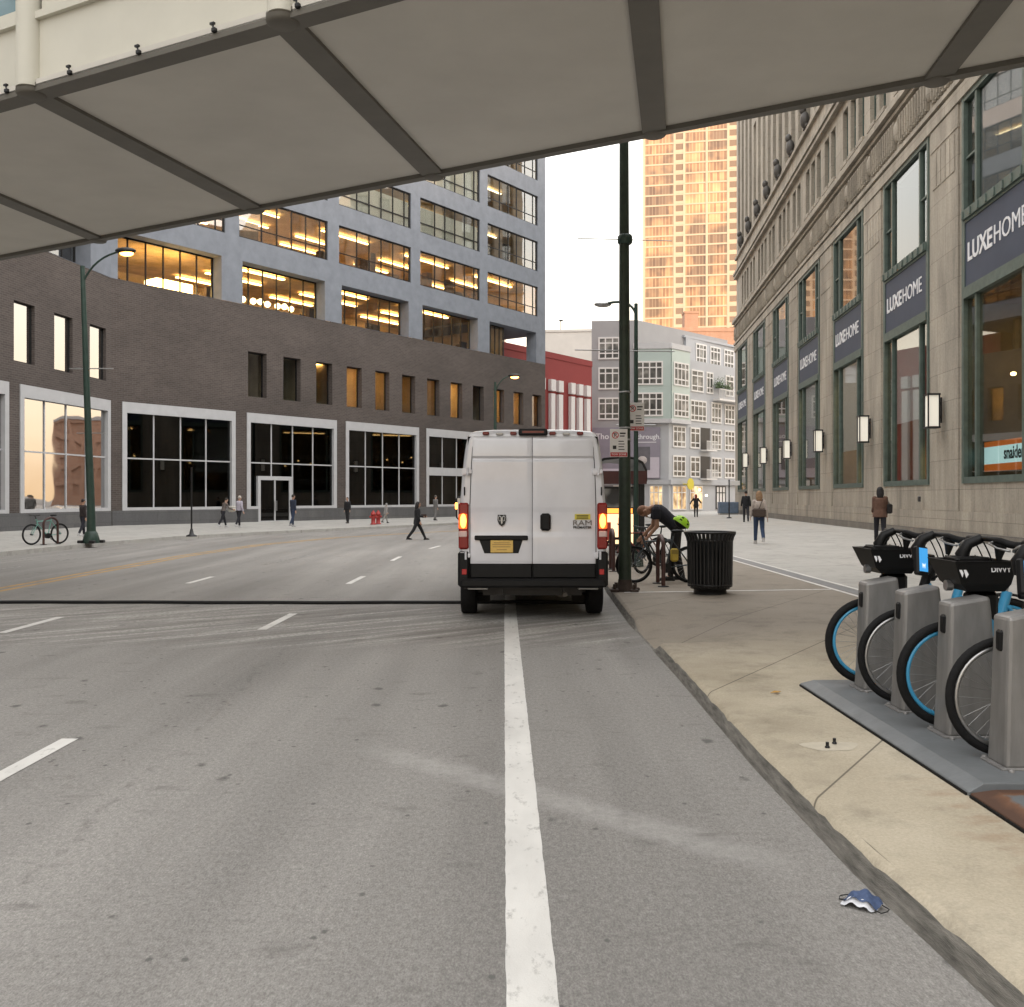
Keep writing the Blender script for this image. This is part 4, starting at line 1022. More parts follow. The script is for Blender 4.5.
# low blocks across the river of traffic, seen mirrored in the leftmost tall window
wb = thing('warehouse_building', 'sunlit orange block mirrored in the leftmost tall shop window', 'building', (84,168,0))
MW = facing((0,0,0), (.77,-.64)); g = MB(MW); wall(g, -16, 3, 0, 17, [(-15+2.6*i, -13.6+2.6*i, 2+3.1*j, 4+3.1*j) for i in range(7) for j in range(5)], .3); g.box(-16,3,.31,14,0,17); g.build('wall', M['orange_brick'], wb)
g = MB(MW); g.box(-16.2,3.2,-.2,14.2,17,17.6); g.build('roof', M['grey_panel'], wb)
w2 = thing('pale_block', 'pale narrow block mirrored at the left edge of the leftmost tall window', 'building', (103,149,0))
g = MB(MW); wall(g, -6, 8, 0, 23, [(-5+2.6*i, -3.6+2.6*i, 2+3.1*j, 4+3.1*j) for i in range(5) for j in range(6)], .3); g.box(-6,8,.31,12,0,23); g.build('wall', M['pale_panel'], w2)
g = MB(MW); g.box(-6.2,8.2,-.2,12.2,23,23.6); g.build('roof', M['grey_panel'], w2)
dup(tw, (-24,318,0), 0, 'second golden high rise hidden by the office block, mirrored in the upper green framed windows')
# ------------------------------------------------------------------ poles, lamps, signs
def arc(p0, p1, p2, n=8):
    p0, p1, p2 = Vector(p0), Vector(p1), Vector(p2)
    return [p0*(1-t)**2+p1*2*t*(1-t)+p2*t*t for t in [i/n for i in range(n+1)]]
def rods(mb, zs, ln, axis=(1,0,0), r=.018):
    a = Vector(axis)
    for z in zs: mb.tube([a*-ln+Vector((0,0,z)), a*ln+Vector((0,0,z))], r, 6)
# thick green utility pole at the kerb
px, py = place(625, 0, 0, 16.0), 16.0
t = thing('utility_pole', 'thick dark green utility pole standing at the kerb to the right of the van', 'pole', (px,py,walk_z(px,py)))
g = MB(); g.tube([(0,0,0),(-.01,0,3.6),(-.02,0,9.4)], [.108,.092,.072], 18); g.build('shaft', M['green_pole'], t)
g = MB(); g.lathe([(.15,0),(.15,.05),(.125,.09),(.115,.2)], 16)
for k in range(4):
    a = k*math.pi/2+.6; g.tube([(.23*math.cos(a),.23*math.sin(a),0),(.23*math.cos(a),.23*math.sin(a),.13)], .03, 6); g.cbox(.23*math.cos(a)-.07,.23*math.cos(a)+.07,.23*math.sin(a)-.07,.23*math.sin(a)+.07,0,.05,.01)
g.build('base', mat('pole_base_rust', (.05,.035,.028), .8, var=.4, scale=9), t)
for z in (2.55, 2.75, 3.35): g = MB(); g.lathe([(.100,z-.012),(.105,z-.012),(.105,z+.012),(.100,z+.012)], 16); g.build('strap', M['steel'], t)
g = MB(); g.lathe([(.10,5.84),(.125,5.87),(.125,5.97),(.10,6.0)], 14); g.build('collar', M['lamp_green'], t)
g = MB(); rods(g, [5.92], .80, (1,.1,0), .008); rods(g, [4.05], .85, (1,.1,0), .010); g.build('banner_rod', M['steel'], t)
def parking_sign(name, loc, label, rz=0.0, w_=.23, h_=.40):
    s = thing(name, label, 'sign', loc, rz); s.scale = (.6,)*3
    g = MB(); g.cbox(-w_, w_, -.008, .008, 0, 2*h_, .006); g.build('plate', M['white_signal'], s)
    g = MB(); g.M = Matrix.Identity(4)
    g.box(-w_+.01, w_-.01, -.012, -.0085, .015, .13); cx, cz = -.10, 2*h_-.17
    n = 20; vs = []
    for i in range(n):
        a = 2*math.pi*i/n
        for r in (.075,.098): vs.append((cx+r*math.cos(a), -.0122, cz+r*math.sin(a)))
    g.add(vs, [(2*i,2*i+1,2*((i+1)%n)+1,2*((i+1)%n)) for i in range(n)])
    g.add([(cx-.065,-.0121,cz+.05),(cx-.05,-.0121,cz+.065),(cx+.065,-.0121,cz-.05),(cx+.05,-.0121,cz-.065)], [(0,3,2,1)])
    g.build('red_marking', M['sign_red'], s)
    g = MB(); g.text('P', .15, upright(cx, -.0115, cz), .0008, .002); g.box(.03,.19,-.011,-.0085,2*h_-.14,2*h_-.10); g.box(.03,.16,-.011,-.0085,2*h_-.21,2*h_-.18)
    g.box(-.17,-.07,-.011,-.0085,.22,.32)
    for k in range(4): g.box(-.01+.0*k, .16-.02*(k%2), -.011, -.0085, .20+.075*k, .225+.075*k)
    g.build('black_marking', M['darkmetal'], s)
    g = MB(); g.text('TOW ZONE', .075, upright(0, -.0135, .072), .0008, .001); g.build('lettering', M['white_signal'], s); return s
parking_sign('parking_sign', (px-.12, py-.135, 1.72+40/F*15.85), 'white no parking sign, lower of two, on the front of the thick green pole', .05, .245, .39)
# slimmer lamp post behind, with its own sign
qx, qy = place(636, 0, 0, 21.5), 21.5
t = thing('street_lamp', 'slim green street lamp just behind the thick pole with its arm over the road', 'lamp', (qx,qy,walk_z(qx,qy)))
g = MB(); g.tube([(0,0,0),(0,0,1.2),(0,0,5.95)], [.075,.055,.042], 12); g.lathe([(.17,0),(.17,.12),(.11,.3)], 12); g.build('shaft', M['lamp_green'], t)
g = MB(); g.tube(arc((0,0,5.7),(-.1,.1,6.1),(-.6,.3,6.02)), .03, 8); g.build('arm', M['lamp_green'], t)
g = MB(); g.ball((-.72,.34,6.0), (.2,.1,.07), 10, 6); g.build('lamp_head', M['steel'], t)
g = MB(); rods(g, [3.2], .45, (1,0,0), .014); g.build('banner_rod', M['steel'], t)
parking_sign('parking_sign', (place(636,0,0,16.5), 16.5, 1.72+66/F*16.5), 'white no parking sign, upper of two, beside the thick green pole', -.05, .235, .41)
# left lamp post with glowing head
def street_lamp(loc, hgt, arm, label, lit=True, lean=(0,0)):
    t = thing('street_lamp', label, 'lamp', loc)
    g = MB(); g.tube([(0,0,0),(0,0,.9),(lean[0],lean[1],hgt)], [.17,.135,.075], 14); g.lathe([(.27,0),(.27,.12),(.2,.35),(.16,.4)], 14); g.build('shaft', M['lamp_green'], t)
    g = MB()
    for k in range(4):
        a = k*math.pi/2+.5; g.cbox(.33*math.cos(a)-.09,.33*math.cos(a)+.09,.33*math.sin(a)-.09,.33*math.sin(a)+.09,0,.10,.02)
    g.build('base_bolt', M['darkmetal'], t)
    top = Vector((lean[0], lean[1], hgt)); g = MB(); e = top+Vector(arm)
    g.tube(arc(top+Vector((0,0,-.6)), top+Vector((arm[0]*.3, arm[1]*.3, .35)), e), .035, 8); g.build('arm', M['lamp_green'], t)
    g = MB(); g.ball(e+Vector((.1,0,.02)), (.36,.17,.11), 14, 8); g.build('lamp_head', M['darkmetal'], t)
    if lit:
        g = MB(); g.ball(e+Vector((.14,0,-.07)), (.24,.13,.10), 12, 8); g.build('lamp_glass', emit('street_lamp_glow', (1,.36,.065), 7.0), t)
    return t
t = street_lamp((-14.35,32.4,.15), 9.45, (1.45,-.2,.45), 'tall green street lamp glowing orange before the leftmost tall window', True, (-.30,0))
g = MB(); rods(g, [5.95], .75, (1,0,0), .02); rods(g, [3.75], .5, (1,0,0), .016); g.build('banner_rod', M['steel'], t)
street_lamp((place(497,0,0,56)-.1,56,.15), 8.35, (1.0,-.1,.35), 'distant street lamp glowing above the van roof')
# slim sign post on the far kerb
t = thing('bollard_post', 'thin black post standing alone on the far kerb', 'post', (-12.75,37.8,.15))
g = MB(); g.tube([(0,0,0),(0,0,2.75)], .035, 8); g.build('shaft', M['darkmetal'], t); g = MB(); g.lathe([(.22,0),(.22,.04),(.1,.09),(.05,.3)], 10); g.build('base', M['darkmetal'], t)
x_, y_ = 15.2, 66.5
t = thing('sign_post', 'thin dark sign post near the far stone corner', 'post', (x_,y_,walk_z(x_,y_)))
g = MB(); g.tube([(0,0,0),(0,0,2.7)], .045, 8); g.build('shaft', M['darkmetal'], t); g = MB(); g.cbox(.08,.75,-.03,0,2.3,2.62,.01); g.build('plate', M['white_signal'], t); g = MB(); g.lathe([(.2,0),(.18,.05),(.06,.1)], 10); g.build('base', M['darkmetal'], t)
t = thing('utility_cabinet', 'small blue grey cabinet by the far stone corner', 'cabinet', (place(728,0,0,79),79,walk_z(place(728,0,0,79),79)))
g = MB(); g.cbox(-.8,.8,-.4,.4,.1,1.05,.04); g.build('body', mat('cabinet_blue', (.10,.14,.20), .5), t); g = MB(); g.box(-.76,.76,-.36,.36,0,.099); g.build('base', M['steel'], t); g = MB(); g.cbox(-.74,-.02,-.42,-.402,.15,1.0,.005); g.cbox(.02,.74,-.42,-.402,.15,1.0,.005); g.build('door', mat('cabinet_blue2', (.11,.15,.21), .5), t)
# fire hydrants on the far pavement
def hydrant(loc, label):
    t = thing('fire_hydrant', label, 'hydrant', loc, 0, 'red fire hydrants on the far pavement'); t.scale = (.85,)*3
    mred = M['hydrant_red']
    g = MB(); g.lathe([(.20,0),(.20,.06),(.14,.08),(.13,.60),(.17,.62),(.17,.68),(.15,.70),(.12,.80),(.05,.86),(.04,.92)], 14); g.build('barrel', mred, t)
    g = MB(); g.tube([(-.24,0,.50),(.24,0,.50)], .065, 10); g.tube([(0,0,.46),(0,-.22,.46)], .085, 10); g.build('outlet', mred, t)
M['hydrant_red'] = mat('hydrant_red', (.36,.03,.025), .5, var=.1)
hydrant((place(373.3,0,0,52.5),52.5,.2), 'left of two red hydrants on the far pavement'); hydrant((place(378.2,0,0,53.4),53.4,.2), 'right of two red hydrants on the far pavement')
# dark hose lying across the road
g = MB(); pts = [(-16+i*.4, 15.28+.035*math.sin(i*.35)+.02*math.sin(i*1.3), .028) for i in range(44)]
pts[-1] = (1.18,15.25,.028)
g.tube(pts, .026, 8); h = g.build('rubber_hose', M['black']); tag(h, 'thin black rubber hose lying across the road behind the van', 'hose')

# ------------------------------------------------------------------ litter bin
x_, y_ = place(710,0,0,15.35), 15.35
t = thing('litter_bin', 'black slatted steel litter bin with flared rim on the pavement', 'bin', (x_,y_,walk_z(x_,y_)))
g = MB(); g.lathe([(.26,.0),(.26,.08),(.315,.085),(.315,.13)], 28); g.build('base', M['darkmetal'], t)
g = MB(); g.lathe([(.300,.13),(.312,.85),(.29,.85),(.28,.15)], 28); g.build('liner', M['black'], t)
g = MB()
for k in range(34):
    a = 2*math.pi*k/34; c, s_ = math.cos(a), math.sin(a)
    g.tube([(c*r, s_*r, z) for r, z in ((.332,.12),(.338,.5),(.342,.84),(.362,.92),(.395,.985))], .016, 5, flat=1.6)
g.build('slat', M['darkmetal'], t)
g = MB(); g.torus((0,0,.99), (0,0,1), .395, .018, 40, 8); g.torus((0,0,.86), (0,0,1), .352, .014, 40, 6); g.torus((0,0,.15), (0,0,1), .343, .016, 40, 6); g.build('rim', M['darkmetal'], t)

# ------------------------------------------------------------------ bus shelter
x_, y_ = 2.95, 25.5
t = thing('bus_shelter', 'dark bus shelter with curved roof and glowing advert panel beyond the pole', 'shelter', (x_,y_,walk_z(x_,y_)))
g = MB(); prof = [(-.95,2.26),(-.9,2.46),(-.5,2.62),(0,2.67),(.3,2.64),(.55,2.52),(.66,2.3),(.66,2.0)]
vs = [(x,-.15,z) for x,z in prof]+[(x,3.4,z) for x,z in prof]; n = len(prof)
g.add(vs, [(i,i+1,n+i+1,n+i) for i in range(n-1)]); vs2 = [(x*.94,-.14,z-.06) for x,z in prof]+[(x*.94,3.39,z-.06) for x,z in prof]
g.add(vs2, [(i+1,i,n+i,n+i+1) for i in range(n-1)])
for e in (0, n): g.add([vs[e+i] for i in range(n)]+[vs2[e+i] for i in range(n)], [(i,i+1,n+i+1,n+i) for i in range(n-1)])
g.build('roof', M['darkmetal'], t)
g = MB(); g.box(-.95,.64,-.20,-.145,1.92,2.27); g.build('header_panel', mat('maroon_panel', (.05,.012,.012), .4), t)
g = MB()
for (x, y) in ((-.85,0),(.55,0),(-.85,3.2),(.55,3.2)): g.box(x-.05,x+.05,y-.05,y+.05,0,1.92 if y == 0 else 2.3)
g.box(.38,.50,-.04,.5,.1,1.92); g.build('post', M['darkmetal'], t)
g = MB(); g.cbox(-.78,.36,-.03,.12,.25,1.86,.02); fr = g.build('advert_frame', M['darkmetal'], t)
g = MB(); g.box(-.72,.30,-.042,-.032,.32,1.12); g.build('advert_panel', emit('advert_light', (1,.66,.36), .6), fr)
g = MB(); g.box(-.72,.30,-.041,-.031,1.30,1.80); g.build('route_map', flat_pane('route_map', [(.4,(.05,.05,.05)),(.6,(.5,.5,.48))]), fr)
g = MB(); g.box(-.70,.28,-.043,-.033,1.14,1.27); g.build('advert_stripe', emit('advert_orange', (1,.30,.05), .9), fr)
g = MB(); g.box(-.55,-.30,-.048,-.043,.42,.9); g.box(-.1,.15,-.048,-.043,.5,1.02); g.build('advert_print', mat('advert_red', (.4,.05,.03), .5), fr)
g = MB(); g.box(.54,.56,.1,3.1,.3,2.2); g.build('glass_wall', M['glass_clear'], t)
g = MB(); g.cbox(.05,.45,.6,2.8,.42,.47,.02); g.box(.1,.4,.8,.86,0,.42); g.box(.1,.4,2.5,2.56,0,.42); g.build('bench', M['darkmetal'], t)

# ------------------------------------------------------------------ delivery van
def van():
    W0 = 1.02
    v = thing('delivery_van', 'white high roof delivery van with lit tail lights driving ahead', 'van', (.289,13.09,0))
    white, blk = M['white_paint'], M['black']
    hw = [(.50,.985),(.62,1.012),(.90,1.022),(1.30,1.022),(1.64,1.012),(2.0,.985),(2.25,.958),(2.45,.930),(2.56,.905),(2.61,.865),(2.635,.80),(2.655,.55),(2.66,.0)]
    def section(y, k, zmax, inset, zmin=.50):
        r = []
        for z, w_ in hw:
            zz = zmin+(z-.50)/(2.66-.50)*(zmax-zmin); r.append(((w_-inset)*k, y, zz))
        return r
    secs = [(.03,.955,2.60,0),(.06,.985,2.645,0),(.14,1,2.66,0),(3.7,1,2.66,0),(4.15,.99,2.60,0),(4.6,.975,2.15,0),(4.95,.96,1.62,0),(5.3,.93,1.30,0),(5.6,.84,1.10,0),(5.7,.7,.95,0)]
    g = MB(); vs = []; 
    for (y,k,zm,ins) in secs:
        h_ = section(y,k,zm,ins); vs += h_+[(-x,y,z) for x,y,z in h_[-2::-1]]
    n = 2*len(hw)-1
    g.add(vs, [(i*n+j, (i+1)*n+j, (i+1)*n+j+1, i*n+j+1) for i in range(len(secs)-1) for j in range(n-1)], True)
    g.add(vs[-n:], [tuple(range(n))])
    # rear frame: pillars and header around the doors
    back = section(.03,.955,2.60,0)
    inner = [(-.0+min(x-.105, .868), y, z) for x,y,z in back]
    for sgn in (1,-1):
        vs = [(sgn*x,y,z) for x,y,z in back[:10]]+[(sgn*min(x-.05, .876-.046*max(0,(z-1.7))), y-.005, min(z,2.555)) for x,y,z in back[:10]]
        fs = [(i,i+1,11+i,10+i) for i in range(9)]; g.add(vs, fs if sgn > 0 else [f[::-1] for f in fs])
    g.add([(-.90,.028,2.555),(.90,.028,2.555),(.80,.035,2.60),(-.80,.035,2.60)], [(0,1,2,3)])
    g.build('body', white, v)
    # dark inside of the door gap
    g = MB(); g.box(-.90,.90,.045,.06,.52,2.56); g.build('door_seal', blk, v)
    # doors: each with lower skirt, pressed belt and recessed plate bay
    def door(x0, x1, plate):
        d = MB()
        top_in = lambda x, z: x*(1-.045*max(0.0, z-1.7)/.85) if abs(x) > .5 else x
        zz = [.80,.84,.86,1.16,1.18,1.23,1.25,1.50,1.52,1.57,1.59,2.0,2.20,2.214,2.222,2.270,2.278,2.292,2.50,2.53,2.552]
        yo = [.012,.002,.0,.0,.002,.012,.014,.014,.012,.002,.0,-.003,-.003,-.003,.022,.022,-.001,-.001,.006,.014,.028]
        xs = [x0+.004, x0+.02]+[x0+.03+(x1-x0-.06)*k/14 for k in range(1,14)]+[x1-.02, x1-.004]
        vs = []
        for z, y in zip(zz, yo):
            for i, x in enumerate(xs):
                e = .006 if i in (0, len(xs)-1) else 0
                vs.append((top_in(x,z), y+e+.012*(abs(x)/.9)**3, z))
        n = len(xs); fs = [(j*n+i, j*n+i+1, (j+1)*n+i+1, (j+1)*n+i) for j in range(len(zz)-1) for i in range(n-1)]
        d.add(vs, fs, True); o = d.build('rear_door', white, v)
        s_ = MB(); s_.cbox(x0+.006, x1-.006, -.004, .045, .605, .797, .012); s_.build('door_skirt', blk, o)
        return o
    dl = door(-.868, -.009, True); dr = door(-.009, .868, False)
    p = MB(); p.add([(-.80,-.006,1.185),(-.075,-.006,1.185),(-.075,-.02,1.13),(-.80,-.02,1.13)], [(3,2,1,0)])
    p.cbox(-.805,-.07,-.03,.02,1.125,1.19,.012)
    p.add([(-.74,-.004,1.13),(-.14,-.004,1.13),(-.20,-.004,.945),(-.67,-.004,.945)], [(3,2,1,0)]); p.build('plate_recess', blk, dl)
    p = MB(); p.cbox(-.585,-.275,-.018,-.006,.955,1.125,.004); p.mi = 1
    for z, a, b in ((1.09,-.54,-.32),(1.065,-.56,-.30),(1.035,-.555,-.31),(.995,-.5,-.36)): p.box(a, b, -.0195, -.018, z-.006, z+.006)
    p.build('number_plate', [mat('plate_yellow', (.66,.44,.12), .5, var=.08, scale=30), mat('plate_print', (.40,.25,.08), .6)], dl)
    # shield emblem with horned head, sticker and maker's word
    p = MB(); sh = [(-.485,1.475),(-.375,1.475),(-.370,1.40),(-.39,1.345),(-.43,1.315),(-.47,1.345),(-.49,1.40)]
    k = len(sh); p.add([(x,-.004,z) for x,z in sh]+[(x,.02,z) for x,z in sh], [tuple(range(k))[::-1]]+[(i,(i+1)%k,k+(i+1)%k,k+i) for i in range(k)])
    p.mi = 1
    for s_ in (-1,1):
        p.tube([(-.43+s_*x,-.007,z) for x,z in ((.008,1.44),(.03,1.462),(.045,1.44),(.042,1.40),(.025,1.385),(.022,1.405))], .008, 6)
    p.add([(-.445,-.009,1.44),(-.415,-.009,1.44),(-.42,-.009,1.36),(-.43,-.009,1.345),(-.44,-.009,1.36)], [(4,3,2,1,0)])
    p.build('emblem', [M['darkmetal'], M['steel']], dl)
    p = MB(); p.cbox(.485,.54,-.03,-.02,1.28,1.5,.005); p.cbox(.10,.245,-.045,.015,1.255,1.495,.03); p.box(.135,.21,-.05,-.045,1.34,1.46)
    p.v = [q for q in p.v]; p2 = MB(); p2.cbox(.10,.245,-.045,.015,1.255,1.495,.035); p2.build('handle', blk, dr)
    p = MB(); p.box(.575,.79,.003,.011,1.41,1.485); p.mi = 1
    for z in (1.465,1.445,1.425): p.box(.60,.765,.0015,.003,z-.005,z+.005)
    p.build('sticker', [mat('sticker_yellow', (.62,.52,.06), .5), M['darkmetal']], dr)
    p = MB(); p.text('RAM', .10, upright(.68,.008,1.36), .006, .0, 'CENTER', 1.35); p.build('lettering', mat('dark_chrome', (.16,.15,.15), .3, .8), dr)
    p = MB(); p.text('PROMASTER', .045, upright(.68,.008,1.30), .004, .001, 'CENTER', 1.0); p.build('lettering', M['darkmetal'], dr)
    # hinges and slots
    for s_ in (-1,1):
        for z in (2.07,.915):
            p = MB(); xx = .90 if z > 2 else .925
            p.cbox(s_*xx-.085, s_*xx+.06, -.022, .03, z-.03, z+.03, .008); p.tube([(s_*xx,-.025,z-.055),(s_*xx,-.025,z+.055)], .016, 8)
            p.cbox(s_*xx-.08, s_*xx-.02, -.018, .02, z-.045, z+.045, .006); p.build('hinge', white, v)
        p = MB(); p.cbox(s_*.945-.009, s_*.945+.009, .0, .04, 1.74, 1.86, .006); p.build('vent_slot', blk, v)
        # tail light: red, lit amber, clear, red
        o = None
        for nm, z0, z1, m in (('tail_light',1.00,1.64,M['lens_red']),('lit_lens',1.27,1.50,M['lens_glow']),('reverse_lens',1.155,1.265,M['lens_clear'])):
            p = MB(); w0, w1 = (.885,1.026) if nm == 'tail_light' else ((.905,1.02) if nm == 'lit_bulb' else (.895,1.023))
            y0, y1 = ((-.006,.22) if nm == 'tail_light' else (-.014,.18))
            a, b = (s_*w0, s_*w1); p.cbox(min(a,b), max(a,b), y0, y1, z0, z1, .022); q = p.build(nm, m, o or v); o = o or q
        p = MB(); p.ball((s_*.96,-.016,1.39), (.042,.02,.10), 14, 10); p.build('lit_bulb', M['lens_lit'], o)
        p = MB(); p.cbox(min(s_*.875,s_*1.035), max(s_*.875,s_*1.035), -.03, .9, .48, .97, .03); p.build('corner_cladding', blk, v)
        p = MB(); p.cbox(s_*.945-.035, s_*.945+.035, -.036, -.02, .65, .73, .012); p.build('reflector', M['lens_dim'], v)
        # wheels
        for y in (1.0, 4.75):
            p = MB(); rr = .345; xo = s_*1.035; xi = s_*.81
            prof = [(rr-.09,xi),(rr-.02,xi),(rr,xi+s_*.03),(rr,xo-s_*.03),(rr-.02,xo),(rr-.12,xo)]
            vs = []; n = 28
            for (r, x) in prof:
                for j in range(n): a = 2*math.pi*j/n; vs.append((x, y+r*math.cos(a), rr+r*math.sin(a)))
            p.add(vs, [(i*n+j, i*n+(j+1)%n, (i+1)*n+(j+1)%n, (i+1)*n+j) for i in range(len(prof)-1) for j in range(n)], True); p.add(vs[:n], [tuple(range(n))])
            wh = p.build('wheel', M['rubber'], v)
            p = MB(); p.tube([(xo-s_*.06,y,rr),(xo-s_*.03,y,rr)], .22, 20); p.build('rim', M['steel'], wh)
        # mirrors
        p = MB(); p.cbox(min(s_*1.10,s_*1.30), max(s_*1.10,s_*1.30), 3.98, 4.16, 1.30, 1.74, .05); p.cbox(min(s_*.97,s_*1.12), max(s_*.97,s_*1.12), 4.02, 4.12, 1.42, 1.52, .02); mr = p.build('side_mirror', blk, v)
        p = MB(); p.box(min(s_*1.13,s_*1.27), max(s_*1.13,s_*1.27), 3.965, 3.98, 1.35, 1.70); p.build('mirror_glass', M['steel'], mr)
        p = MB(); p.cbox(min(s_*1.27,s_*1.31), max(s_*1.27,s_*1.31), 3.955, 4.0, 1.50, 1.62, .01); p.build('turn_light', M['lens_lit'], mr)
        p = MB(); p.add([(s_*1.005,3.0,1.35),(s_*1.0,4.3,1.35),(s_*.975,4.15,2.05),(s_*.985,3.0,2.1)], [(0,1,2,3) if s_ > 0 else (3,2,1,0)]); p.build('cab_window', M['glass_dark'], v)
        p = MB(); p.cbox(min(s_*1.0,s_*1.03), max(s_*1.0,s_*1.03), 1.5, 4.2, .62, .74, .012); p.build('side_moulding', blk, v)
        p = MB(); p.cbox(min(s_*.62,s_*1.0), max(s_*.62,s_*1.0), 1.42, 1.44, .12, .55, .005); p.build('mud_flap', blk, v)
    # bumper, step, roof lamps
    p = MB(); p.cbox(-1.0,1.0,-.075,.16,.475,.60,.03); p.build('bumper', blk, v)
    p = MB(); p.cbox(-.90,-.62,-.03,.1,.445,.472,.01); p.cbox(.62,.90,-.03,.1,.445,.472,.01); p.build('bumper_bracket', M['steel'], v)
    p = MB(); p.cbox(-.20,.20,-.035,.10,2.565,2.66,.02); br = p.build('brake_light_bar', blk, v)
    p = MB(); p.box(-.15,.15,-.038,-.035,2.60,2.63); p.build('brake_lens', mat('lens_deep_red', (.12,.01,.01), .2), br)
    for x in (-.65,-.27,.27,.65):
        p = MB(); p.cbox(x-.045,x+.045,-.012,.05,2.575,2.62,.012); p.build('marker_lamp', M['lens_dim2'], v)
    for x in (-.46,.46):
        p = MB(); p.cbox(x-.05,x+.05,-.005,.05,2.575,2.605,.008); p.build('roof_lamp', M['steel'], v)
    # floor, axle, exhaust, spare; lower boxes added to deepen shade under the van
    p = MB(); p.box(-.96,.96,.12,5.4,.44,.52); p.box(-.72,.72,1.5,5.2,.26,.438); p.box(-.70,.70,.35,.6,.33,.438); p.tube([(-.8,1.0,.33),(.8,1.0,.33)], .06, 10); p.box(-.5,-.42,.2,3,.34,.44); p.box(.42,.5,.2,3,.34,.44); p.build('underbody', M['darkmetal'], v)
    p = MB(); p.tube([(.45,.15,.36),(.45,1.4,.36)], .035, 8); p.tube([(.42,.6,.36),(.42,1.2,.36)], .09, 10); p.build('exhaust', mat('exhaust', (.10,.09,.08), .6, .5), v)
    p = MB(); p.tube([(0,1.05,.30),(0,1.05,.43)], .33, 20); p.build('spare_wheel', M['rubber'], v)
    p = MB(); p.add([(-.86,4.58,2.12),(.86,4.58,2.12),(.90,4.98,1.62),(-.90,4.98,1.62)], [(0,1,2,3)]); p.v = [Vector((a.x,a.y+.04,a.z+.02)) for a in p.v]; p.build('windscreen', M['glass_dark'], v)
    return v
M['lens_red'] = mat('lens_red', (.22,.010,.008), .2, var=.05, coat=.2)
M['lens_lit'] = emit('lens_lit', (1,.30,.045), 3.0); M['lens_glow'] = emit('lens_glow', (1,.10,.012), .75)
M['lens_clear'] = mat('lens_clear', (.62,.45,.42), .25, var=.06, scale=30)
M['lens_dim'] = mat('lens_reflector', (.42,.03,.03), .25, var=.05)
M['lens_dim2'] = mat('lens_marker', (.16,.02,.02), .25, var=.05)
van()
# face mask dropped on the road
fm = thing('face_mask', 'crumpled blue face mask with white lining dropped on the road', 'mask', (1.475,3.99,.006), -.85); fm.scale = (.85,.95,1.1)
g = MB(); vs = []; nu, nv = 14, 8
for j in range(nv+1):
    for i in range(nu+1):
        u, vv = i/nu*2-1, j/nv*2-1
        z = .012+.045*(1-u*u)*(1-.6*vv*vv)+.006*math.sin(7*u+3*vv)+.004*math.sin(11*vv)
        vs.append((u*.085*(1-.12*vv*vv), vv*.048*(1-.18*u*u)+.012*u, z))
fs = [(j*(nu+1)+i, j*(nu+1)+i+1, (j+1)*(nu+1)+i+1, (j+1)*(nu+1)+i) for j in range(nv) for i in range(nu)]
g.add(vs, fs, True); g.build('cloth', mat('mask_blue', (.055,.085,.17), .8, var=.2, scale=60), fm)
g = MB(); g.add([(p[0]-.006, p[1]-.012-.004*abs(p[0])/.08, max(.001,p[2]-.018)) for p in vs], fs, True); g.build('lining', mat('mask_white', (.62,.63,.66), .8), fm)
g = MB()
for s_ in (-1,1): g.tube([(s_*.08,.03,.012),(s_*.115,.035,.004),(s_*.125,.0,.006),(s_*.11,-.03,.004),(s_*.08,-.035,.01)], .0025, 6)
g.build('ear_loop', M['darkmetal'], fm)
g = MB(); g.M = Matrix.Translation((1.62,3.86,.008)) @ Matrix.Rotation(.7,4,'Z'); g.tube([(0,0,0),(.04,0,0)], .004, 8); o = g.build('cigarette_butt', M['white_signal']); tag(o, 'tiny pale cigarette butt on the road beside the dropped mask', 'litter')
g = MB(); lx_, ly_ = 2.12, 7.62
g.M = Matrix.Translation((lx_,ly_,walk_z(lx_,ly_)+.008)); g.add([(-.05,0,0),(-.01,.02,.012),(.04,.005,.01),(.01,-.025,.006)], [(0,3,2,1)]); g.add([(-.05,0,.002),(-.01,.02,.0145),(.04,.005,.0125),(.01,-.025,.0085)], [(0,1,2,3)]); o = g.build('dry_leaf', mat('leaf_gold', (.42,.24,.06), .8)); tag(o, 'small golden dry leaf on the tan pavement', 'leaf')
for k, (bx, by) in enumerate(((1.985,5.98),(2.06,6.07))):
    z = walk_z(bx,by)+.004; g = MB(Matrix.Translation((bx,by,z))); g.tube([(0,0,0),(0,0,.035)], .011, 8); g.lathe([(.016,0),(.016,.008),(.011,.012)], 6); o = g.build('cut_bolt', M['darkmetal']); tag(o, ('nearer' if k == 0 else 'farther')+' of two black cut bolts in the pale pavement patch', 'bolt', 'cut bolts in the pavement')
